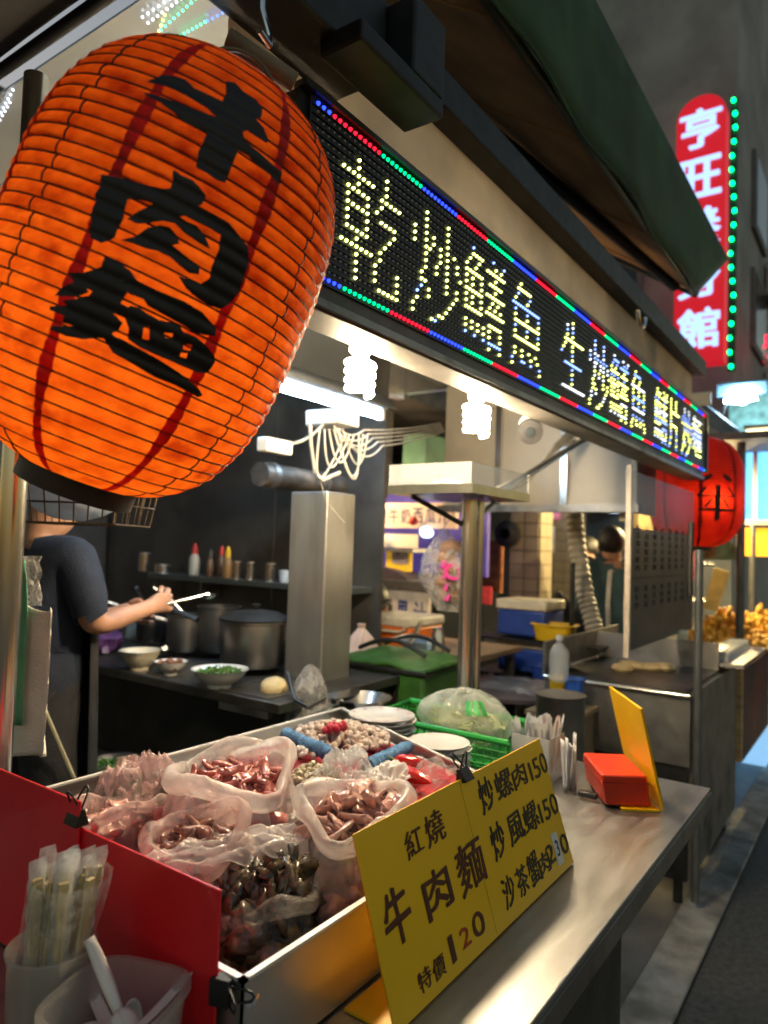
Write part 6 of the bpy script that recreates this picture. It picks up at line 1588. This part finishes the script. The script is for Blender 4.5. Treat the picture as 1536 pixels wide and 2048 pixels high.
# ---- chopstick tube and spoon tub in the near left corner
def frost(name, a): return mat(name, (.62, .60, .58), .35, 0, .08, 8, alpha=a, transl=.2)
cc_ = Vector((.512, .842, CZ + .002))
T = thing('chopstick_jar', 'frosted clear jar holding the chopsticks beside the red board', 'jar', cc_)
obj('jar', MB().lathe([(.043, 0), (.047, .004), (.049, .115), (.053, .13), (.051, .132), (.046, .115), (.043, .006), (.001, .006)], 40, Matrix.Translation(cc_), True), frost('frosted_jar', .28), T)
pap = mat('paper_sleeve', (.66, .60, .46), .6, 0, .12, 30); tipm = film('thin_sleeve_film', (.82, .82, .82), .3, .75, 30)
bam = mat('bamboo', (.62, .50, .26), .5, 0, .2, 20, stretch=(8, 8, 1))
rq = random.Random(12)
ch0 = None
for i in range(26):
    a = rq.uniform(0, 6.28); q_ = math.sqrt(rq.random()) * .029
    b_ = cc_ + Vector((q_ * math.cos(a), q_ * math.sin(a), .008)); rz = rq.uniform(0, 3)
    if ch0 is None:
        T2 = thing('chopstick_pair', 'pair of bamboo chopsticks in a clear sleeve standing in the frosted jar', 'chopsticks', b_, 'sleeved chopsticks in the frosted jar')
        mb = MB()
        for s in (-1, 1): mb.add([(-.002 + s * .003, -.0025, 0), (.002 + s * .003, -.0025, 0), (.002 + s * .003, .0025, 0), (-.002 + s * .003, .0025, 0), (-.003 + s * .003, -.003, .205), (.003 + s * .003, -.003, .205), (.003 + s * .003, .003, .205), (-.003 + s * .003, .003, .205)], [(3, 2, 1, 0), (4, 5, 6, 7), (0, 1, 5, 4), (1, 2, 6, 5), (2, 3, 7, 6), (3, 0, 4, 7)])
        mb.v = [v + b_ for v in mb.v]; obj('sticks', mb, bam, T2, smooth=False)
        sl = MB().grid(lambda u, v: Vector((.0115 * (2 * u - 1) * (1 + .06 * math.sin(v * 30)), .0042 * math.sin(u * 3.14) + .002 * math.sin(v * 40 + u * 5), .05 + .178 * v)) + b_, 5, 20)
        obj('sleeve', sl, tipm, T2); ch0 = T2
        T2.rotation_euler = (.06 + rq.uniform(-.05, .05), .04 + rq.uniform(-.05, .05), (rz - 1.5) * .3)
    else:
        T2 = copy_tree(ch0, b_); T2.rotation_euler = (.06 + rq.uniform(-.05, .05), .04 + rq.uniform(-.06, .06), (rz - 1.5) * .3)
        T2.scale.z = rq.uniform(.95, 1.05)
# crinkled wrap around the bundle
def wrapf(a, b):
    t = 2 * math.pi * a; r_ = .045 + .004 * b + .006 * abs(noise.noise(Vector((math.cos(t) * 4, math.sin(t) * 4, b * 6))))
    return cc_ + Vector((r_ * math.cos(t) * .93 + .012 * b, r_ * math.sin(t) * .93 - .016 * b, .10 + .115 * b))
tag(obj('plastic_wrap', MB().grid(wrapf, 60, 16), film('crinkled_wrap', (.82, .82, .82), .06, .32, 40, .08, bump=.9), ang=180), 'crinkled clear wrap round the chopsticks', 'wrap')
sc_ = Vector((.512, .708, CZ + .002))
T = thing('spoon_tub', 'translucent white tub of spoons in the nearest corner', 'tub', sc_)
def sq(r_, z, n=48, e=.55): return [sc_ + Vector((r_ * math.copysign(abs(math.cos(t)) ** e, math.cos(t)), r_ * math.copysign(abs(math.sin(t)) ** e, math.sin(t)), z)) for t in [2 * math.pi * i / n for i in range(n)]]
pr = [(.060, 0), (.066, .01), (.076, .118), (.082, .120), (.082, .128), (.075, .128), (.073, .118), (.062, .012), (.058, .006)]
vs = []
for r_, z in pr: vs += sq(r_ * .87, z * .94)
fs = [(k * 48 + i, k * 48 + (i + 1) % 48, (k + 1) * 48 + (i + 1) % 48, (k + 1) * 48 + i) for k in range(len(pr) - 1) for i in range(48)] + [tuple(range(47, -1, -1)), tuple((len(pr) - 1) * 48 + i for i in range(48))]
tub_o = obj('tub', MB().add(vs, fs), frost('translucent_tub', .24), T)
tub_o.data.transform(Matrix.Rotation(R(20), 4, 'Z'))
sm = mat('white_spoon_plastic', (.80, .77, .74), .3, 0, .05, 10, transl=.15)
def spoon(label, p, d, roll, first=None):
    p = Vector(p); d = Vector(d).normalized(); s = d.cross(Vector((0, 0, 1))).normalized(); u_ = s.cross(d); Q = Matrix.Rotation(roll, 3, d); s = Q @ s; u_ = Q @ u_
    T = thing('plastic_spoon', label, 'spoon', p, 'white spoons in the tub')
    def bowlf(a, b):
        t = 2 * math.pi * a; r_ = b
        x = .026 * r_ * math.cos(t); y = .017 * r_ * math.sin(t)
        return p + d * x + s * y + u_ * (-.010 * (1 - r_ * r_))
    obj('scoop', MB().grid(bowlf, 24, 6), sm, T, solid=.0014)
    def hf(a, b):
        w_ = .0055 + .002 * math.sin(b * 3); return p + d * (.023 + .085 * b) + s * (w_ * (2 * a - 1)) + u_ * (.012 * b * b + .0035 * (2 * a - 1) ** 2)
    obj('handle', MB().grid(hf, 4, 12), sm, T, solid=.0018)
spoon('white soup spoon with its handle sticking up out of the tub', sc_ + Vector((.012, -.005, .075)), (-.12, .42, .75), 2.6)
spoon('white soup spoon lying on its side at the left in the tub', sc_ + Vector((-.028, .012, .062)), (.25, .35, -.6), 1.2)
spoon('white soup spoon standing bowl upward at the back of the tub', sc_ + Vector((.03, .010, .07)), (.05, -.1, -.9), .3)
for i in range(7): spoon('white soup spoon lying flat low in the tub', sc_ + Vector((rq.uniform(-.035, .03), rq.uniform(-.035, .035), .040 + .006 * i)), (rq.uniform(-1, 1), rq.uniform(-1, 1), rq.uniform(.0, .25)), rq.uniform(-.4, .4))

# ================================================================== the neighbouring cart on the right
cart = thing('food_cart', 'stainless food cart with round buns on its griddle, right of our counter', 'cart', (3.9, .95, .017))
cx0, cy0, cy1 = 3.25, .67, 1.32
obj('near_panel', MB().bb((cx0, cy0, .60), (cx0 + .02, cy1, .90)), steel_dull, cart, smooth=False)
obj('lower_panel', MB().bb((cx0 + .012, cy0 + .01, .12), (cx0 + .03, cy1, .596)), black_m, cart, smooth=False)
for (y, z) in ((.83, .52), (1.14, .53)):
    for k in range(3): obj('vent_slot', MB().box((cx0 + .008, y, z - .035 * k), (.008, .11, .016)), steel_dull, cart)
obj('front_panel', MB().bb((cx0 + .031, cy0 - .004, .12), (4.38, cy0 + .009, .90)), steel_dull, cart, smooth=False)
obj('griddle', MB().bb((cx0 + .02, cy0 + .02, .902), (4.4, cy1, .915)), steel_dark, cart, smooth=False)
obj('griddle_wall', MB().bb((cx0 + .74, cy0 + .02, .9155), (cx0 + .76, cy1, 1.05)).bb((cx0, cy1 + .001, .902), (4.4, cy1 + .015, 1.06)), steel_dull, cart, smooth=False)
obj('edge_bar', MB().cyl((cx0 - .012, cy0, .90), (cx0 - .012, cy1, .90), .012), steel_y, cart)
obj('corner_post', MB().cyl((3.27, .645, .05), (3.27, .645, P(1398, 1100, x=3.27).z), .017), mat('grey_post', (.16, .17, .18), .4, .7), cart)
obj('post_chain', MB().tube([P(1383, 1045, x=3.3), P(1381, 1100, x=3.3), P(1380, 1160, x=3.3), P(1381, 1190, x=3.3)], .012, 6), black_m, cart)
for (x, y) in ((3.3, .72), (3.3, 1.28), (4.3, .72)): obj('leg', MB().cyl((x, y, .017), (x, y, .12), .02), black_m, cart)
obj('side_shelf', MB().bb((4.02, .58, .93), (4.9, .78, .95)), steel, cart, smooth=False)
bun0 = None
for k, (px, py) in enumerate(((1245, 1338), (1275, 1334), (1300, 1336), (1328, 1336), (1258, 1331))):
    q = P(px, py, z=.925); q.z = .9155
    tag(obj('bun', MB().lathe([(.001, 0), (.045, 0), (.055, .014), (.045, .03), (.001, .037)], 20, Matrix.Translation(q)), mat('toasted_bun', (.74, .54, .26), .6, 0, .25, 14, base2=(.58, .36, .13))), ('leftmost', 'second', 'third', 'rightmost', 'rearmost')[k] + ' round toasted bun on the cart griddle', 'bun', 'buns on the griddle')
q = P(1200, 1330, x=3.35)
tag(obj('tilted_plate', MB().add([(3.30, 1.30, .93), (3.55, 1.30, .93), (3.6, 1.14, .99), (3.32, 1.14, .99)], [(0, 1, 2, 3)]), chrome, solid=.004), 'tilted shiny steel plate at the left end of the griddle', 'plate')
# jars on the cart
for k, (px, r_, h, m_, lab) in enumerate(((1305, .03, .05, porcelain, 'small white jar under the menu panel'), (1328, .035, .07, mat('pink_jar', (.6, .35, .3), .5), 'pinkish jar under the menu panel'), (1352, .06, .09, mat('cream_tub', (.7, .62, .42), .5), 'cream coloured tub beside the cart post'))):
    q = P(px, 1285, x=4.1)
    tag(obj('jar', MB().lathe([(r_, 0), (r_ * 1.05, h * .8), (r_ * .8, h), (.001, h)], 18, Matrix.Translation((q.x, q.y, 1.0)), True), m_), lab, 'jar')
obj('rear_shelf', MB().bb((4.02, .70, .985), (4.4, 1.31, .999)), steel_dull, cart, smooth=False)
# acrylic menu panel
MP = thing('hanging_menu', 'grey see-through menu sheet with small writing hanging in front of the far lantern', 'menu', (3.6, .9, 1.08))
obj('clear_sheet', MB().bb((3.14, .90, 1.612), (4.40, .906, 1.86)), mat('smoked_acrylic', (.13, .13, .135), .35, 0, .1, 3, alpha=.3), MP, smooth=False)
obj('printed_sheet', MB().bb((3.14, .90, 1.075), (4.40, .906, 1.611)), mat('printed_acrylic', (.10, .098, .095), .4, 0, .2, 3, alpha=.93), MP, smooth=False)
obj('edge_post', MB().bb((3.115, .892, 1.05), (3.138, .914, 1.88)), mat('pale_edge', (.62, .52, .42), .4), MP, smooth=False)
lt = MB(); rq = random.Random(4); pool = '炒飯麵湯肉魚螺蝦蛋菜牛豬羊雞辣酸甜'
for c_ in range(8):
    for r_ in range(9):
        put_glyph(lt, rq.choice(pool), Vector((3.22 + c_ * .145, .8992, 1.60 - r_ * .036 - (.06 if r_ > 5 else 0))), Vector((1, 0, 0)), Vector((0, 0, 1)), .07, .028, bold=.01, lift=.0003, depth=.001)
obj('lettering', lt, mat('menu_ink', (.012, .012, .012), .7), MP, smooth=False)
obj('divider', MB().bb((3.15, .8975, 1.385), (4.39, .8995, 1.392)), black_pl, MP, smooth=False)
# sign box on the street side of the cart
SB = thing('sign_box', 'dark sign box with pale wooden edge fixed to the street side of the cart', 'sign', (4.3, .58, .45))
obj('case', MB().bb((4.46, .645, .37), (5.6, .755, .862)), mat('dark_sign_face', (.05, .03, .03), .25, 0, .5, 2.5, base2=(.20, .04, .03)), SB, smooth=False)
obj('wood_edge', MB().bb((4.40, .642, .365), (4.458, .758, .868)), wood_m, SB, smooth=False)
obj('bottom_edge', MB().bb((4.46, .643, .355), (5.6, .757, .368)), steel_y, SB, smooth=False)
tag(obj('glass_cabinet', MB().bb((5.62, .66, .05), (6.4, .85, .80)), mat('lit_cabinet', (.45, .6, .75), .2, 0, .1, 2, emis=(.30, .62, 1.0), es=.35), smooth=False, bevel=.01), 'pale blue lit cabinet low behind the dark sign box', 'cabinet')

# ---- fried food stall farther right
fs_ = thing('fried_food_stall', 'brightly lit stall counter farther right along the street', 'stall', (6.2, 1.2, .017))
obj('counter_top', MB().bb((5.3, .86, .80), (8.2, 1.9, .83)), steel, fs_, smooth=False)
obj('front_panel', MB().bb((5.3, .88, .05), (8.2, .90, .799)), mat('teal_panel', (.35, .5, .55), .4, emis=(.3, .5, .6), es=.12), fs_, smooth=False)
obj('back_wall', MB().bb((6.9, 1.9, .05), (9.2, 1.95, 2.2)), mat('warm_back', (.5, .36, .16), .6, 0, .3, 4), fs_, smooth=False)
for px, X in ((1480, 5.4), (1505, 6.4)):
    q = P(px, 1200, x=X)
    obj('post', MB().cyl((X, q.y, .84), (X, q.y, 2.3), .028), mat('grey_post', (.16, .17, .18)), fs_)
obj('canopy', MB().bb((5.2, .5, 2.28), (8.4, 2.0, 2.33)), mat('grey_canopy', (.25, .24, .22), .6), fs_, smooth=False)
hd = obj('header_sign', MB().bb((5.9, P(1536, 960, x=5.9).y - .4, P(1510, 1048, x=5.9).z), (5.94, P(1487, 960, x=5.9).y, P(1510, 890, x=5.9).z)), mat('cyan_light_box', (.4, .7, .85), .4, emis=(.12, .50, 1.0), es=.75), fs_, smooth=False)
for (x0_, x1_, y0_, y1_) in ((1486, 1540, 886, 896), (1486, 1540, 1040, 1050), (1486, 1491, 896, 1040)):
    obj('header_frame', MB().bb((5.868, P(x1_, 960, x=5.88).y, P(1510, y1_, x=5.88).z), (5.897, P(x0_, 960, x=5.88).y, P(1510, y0_, x=5.88).z)), white_pl, hd, smooth=False)
obj('header_frame', MB().bb((5.87, P(1512, 960, x=5.88).y - .01, P(1510, 1040, x=5.88).z), (5.895, P(1506, 960, x=5.88).y, P(1510, 900, x=5.88).z)), white_pl, hd, smooth=False)
for (x0, x1) in ((1488, 1502), (1512, 1540)):
    obj('orange_poster', MB().bb((5.9, P(x1, 1080, x=5.9).y, P(1500, 1112, x=5.9).z), (5.93, P(x0, 1080, x=5.9).y, P(1500, 1056, x=5.9).z)), mat('orange_light_poster', (.7, .3, .02), .5, 0, .4, 8, base2=(.5, .1, .01), emis=(1.0, .40, .02), es=.8), fs_, smooth=False)
fried = mat('fried_food', (.72, .42, .05), .5, 0, .35, 12, base2=(.52, .22, .02))
for (px, py, X, n, sx, sy, h, lab) in ((1455, 1250, 5.6, 520, .34, .30, .30, 'heap of golden fried food nearer the cart post'), (1520, 1245, 6.2, 460, .40, .26, .26, 'heap of golden fried food at the right edge of the picture')):
    q = P(px, py, x=X); mb = MB(); rq = random.Random(px)
    for i in range(n):
        a, r_ = rq.uniform(0, 6.28), math.sqrt(rq.random()); mb.blob((q.x + sx * r_ * math.cos(a), q.y + sy * r_ * math.sin(a), .85 + h * (1 - r_) * rq.random() ** .6 + .02), rq.uniform(.018, .045), rq.uniform(.014, .028), .016, .3, 2, 7, i, (rq.random() * 6, rq.random() * 6, rq.random() * 6))
    tag(obj('fried_food_heap', mb, fried, ang=180), lab, 'food', kind='stuff')
T = thing('white_tray', 'white slatted plastic tray on the cart corner right of the post', 'tray', (4.3, .6, 1.0))
q = P(1432, 1300, x=4.2)
obj('floor', MB().bb((4.08, .66, .951), (4.85, .765, .958)), white_pl, T, smooth=False)
for k in range(9): obj('slat', MB().bb((4.09 + k * .085, .662, .9585), (4.11 + k * .085, .764, 1.0)), white_pl, T, smooth=False)
# hanging things at the fried stall
tag(obj('price_tag', MB().box(P(1432, 1180, x=5.5), (.02, .10, .30), (.25, 0, 0)), mat('yellow_tag', (.65, .5, .15), .5)), 'tall yellow price tag stuck in the fried food', 'sign')
tag(obj('food_display_case', MB().bb((5.45, 1.05, 1.15), (5.9, 1.38, 1.17)).bb((5.45, 1.05, 1.42), (5.9, 1.38, 1.44)).bb((5.46, 1.37, 1.17), (5.9, 1.379, 1.42)), steel_dull, smooth=False), 'small steel display case behind the cart post', 'case')
tag(obj('green_cloth', MB().grid(lambda a, b: P(1395 + 75 * a, 1120 - 60 * (b * (1 - abs(a - .55) * 1.2)), x=5.3 + .1 * a) + Vector((.03 * math.sin(a * 9), 0, 0)), 12, 6), mat('pale_green_cloth', (.32, .42, .22), .8), solid=.004), 'pale green cloth draped below the red lantern', 'cloth')
tag(obj('pink_bag', MB().blob(P(1370, 1120, x=5.3), .09, .08, .16, .25, 2, 16, 3), film('pink_bag_film', (.75, .35, .42), .7, .95, 10)), 'pink plastic bag hanging left of the dark post', 'bag')
lampq = P(1527, 871, x=6.3)
T = thing('strip_lamp', 'warm yellow strip lamp at the right edge above the blue sign', 'lamp', lampq)
obj('diffuser', MB().cyl(lampq + Vector((0, .12, 0)), lampq + Vector((0, -.5, 0)), .045), glow('warm_strip', (1.0, .78, .30), 9.0), T)
obj('holder', MB().box(lampq + Vector((0, -.19, .07)), (.06, .66, .03)), steel_dull, T)
for (x, y, z, e_) in ((5.75, 1.25, 1.95, 40), (7.0, 1.3, 2.0, 40)):
    T = thing('pendant_lamp', ('nearer' if x < 6 else 'farther') + ' warm pendant lamp over the fried food', 'lamp', (x, y, z))
    obj('shade', MB().lathe([(.02, .06), (.05, .04), (.13, -.02), (.125, -.02), (.045, .035)], 24, Matrix.Translation((x, y, z + .08))), black_m, T)
    obj('bulb', MB().blob((x, y, z + .03), .04, .04, .05, 0, 1, 12), glow('pendant_bulb', (1, .76, .34), 900), T)
    obj('cord', MB().cyl((x, y, z + .14), (x, y, 2.28), .006), black_m, T)
# ---- blue-white floodlight on the far roof edge
fq = P(1482, 795, x=6.6)
T = thing('floodlight', 'dazzling blue white floodlight above the far stall roof', 'floodlight', fq)
obj('lens', MB().blob(fq, .05, .12, .05, .35, 2, 16, 5), glow('flood_lens', (.50, .78, 1.0), 60.0), T)
obj('case', MB().box(fq + Vector((.10, 0, .10)), (.14, .40, .12), (0, -.3, 0)), mat('flood_case', (.12, .2, .26), .4, .3), T, bevel=.01)
obj('arm', MB().tube([fq + Vector((.08, .1, .06)), fq + Vector((.1, .16, -.12)), fq + Vector((.12, .18, -.33))], .014), black_m, T)
tag(obj('sloping_fascia', MB().add([P(1400, 800, x=6.4), P(1510, 885, x=6.0), P(1510, 905, x=6.0), P(1395, 835, x=6.4)] , [(0, 1, 2, 3)]), mat('grey_fascia', (.16, .2, .24), .5), solid=.03), 'sloping grey roof edge below the floodlight', 'fascia')
tag(obj('white_board', MB().box(P(1385, 800, x=5.6), (.02, .26, .10)), cream_m, bevel=.004), 'small cream board beyond the end of the LED sign', 'board')
mb = MB(); put_glyph(mb, '麵', P(1524, 735, x=11.0), Vector((0, -1, 0)), Vector((0, 0, 1)), .55, .48, bold=.06, lift=.02); 
tag(obj('red_neon_character', mb, glow('red_neon', (1.0, .01, .03), 2.2), smooth=False), 'red neon character cut by the right picture edge', 'sign')
tag(obj('green_white_sign', MB().box(P(1500, 830, x=7.4), (.05, .36, .36)), mat('dim_green_sign', (.2, .42, .38), .5, 0, .4, 12, emis=(.2, .5, .5), es=.12), bevel=.01), 'small greenish sign under the floodlight', 'sign')

bpy.data.objects.remove(_to)
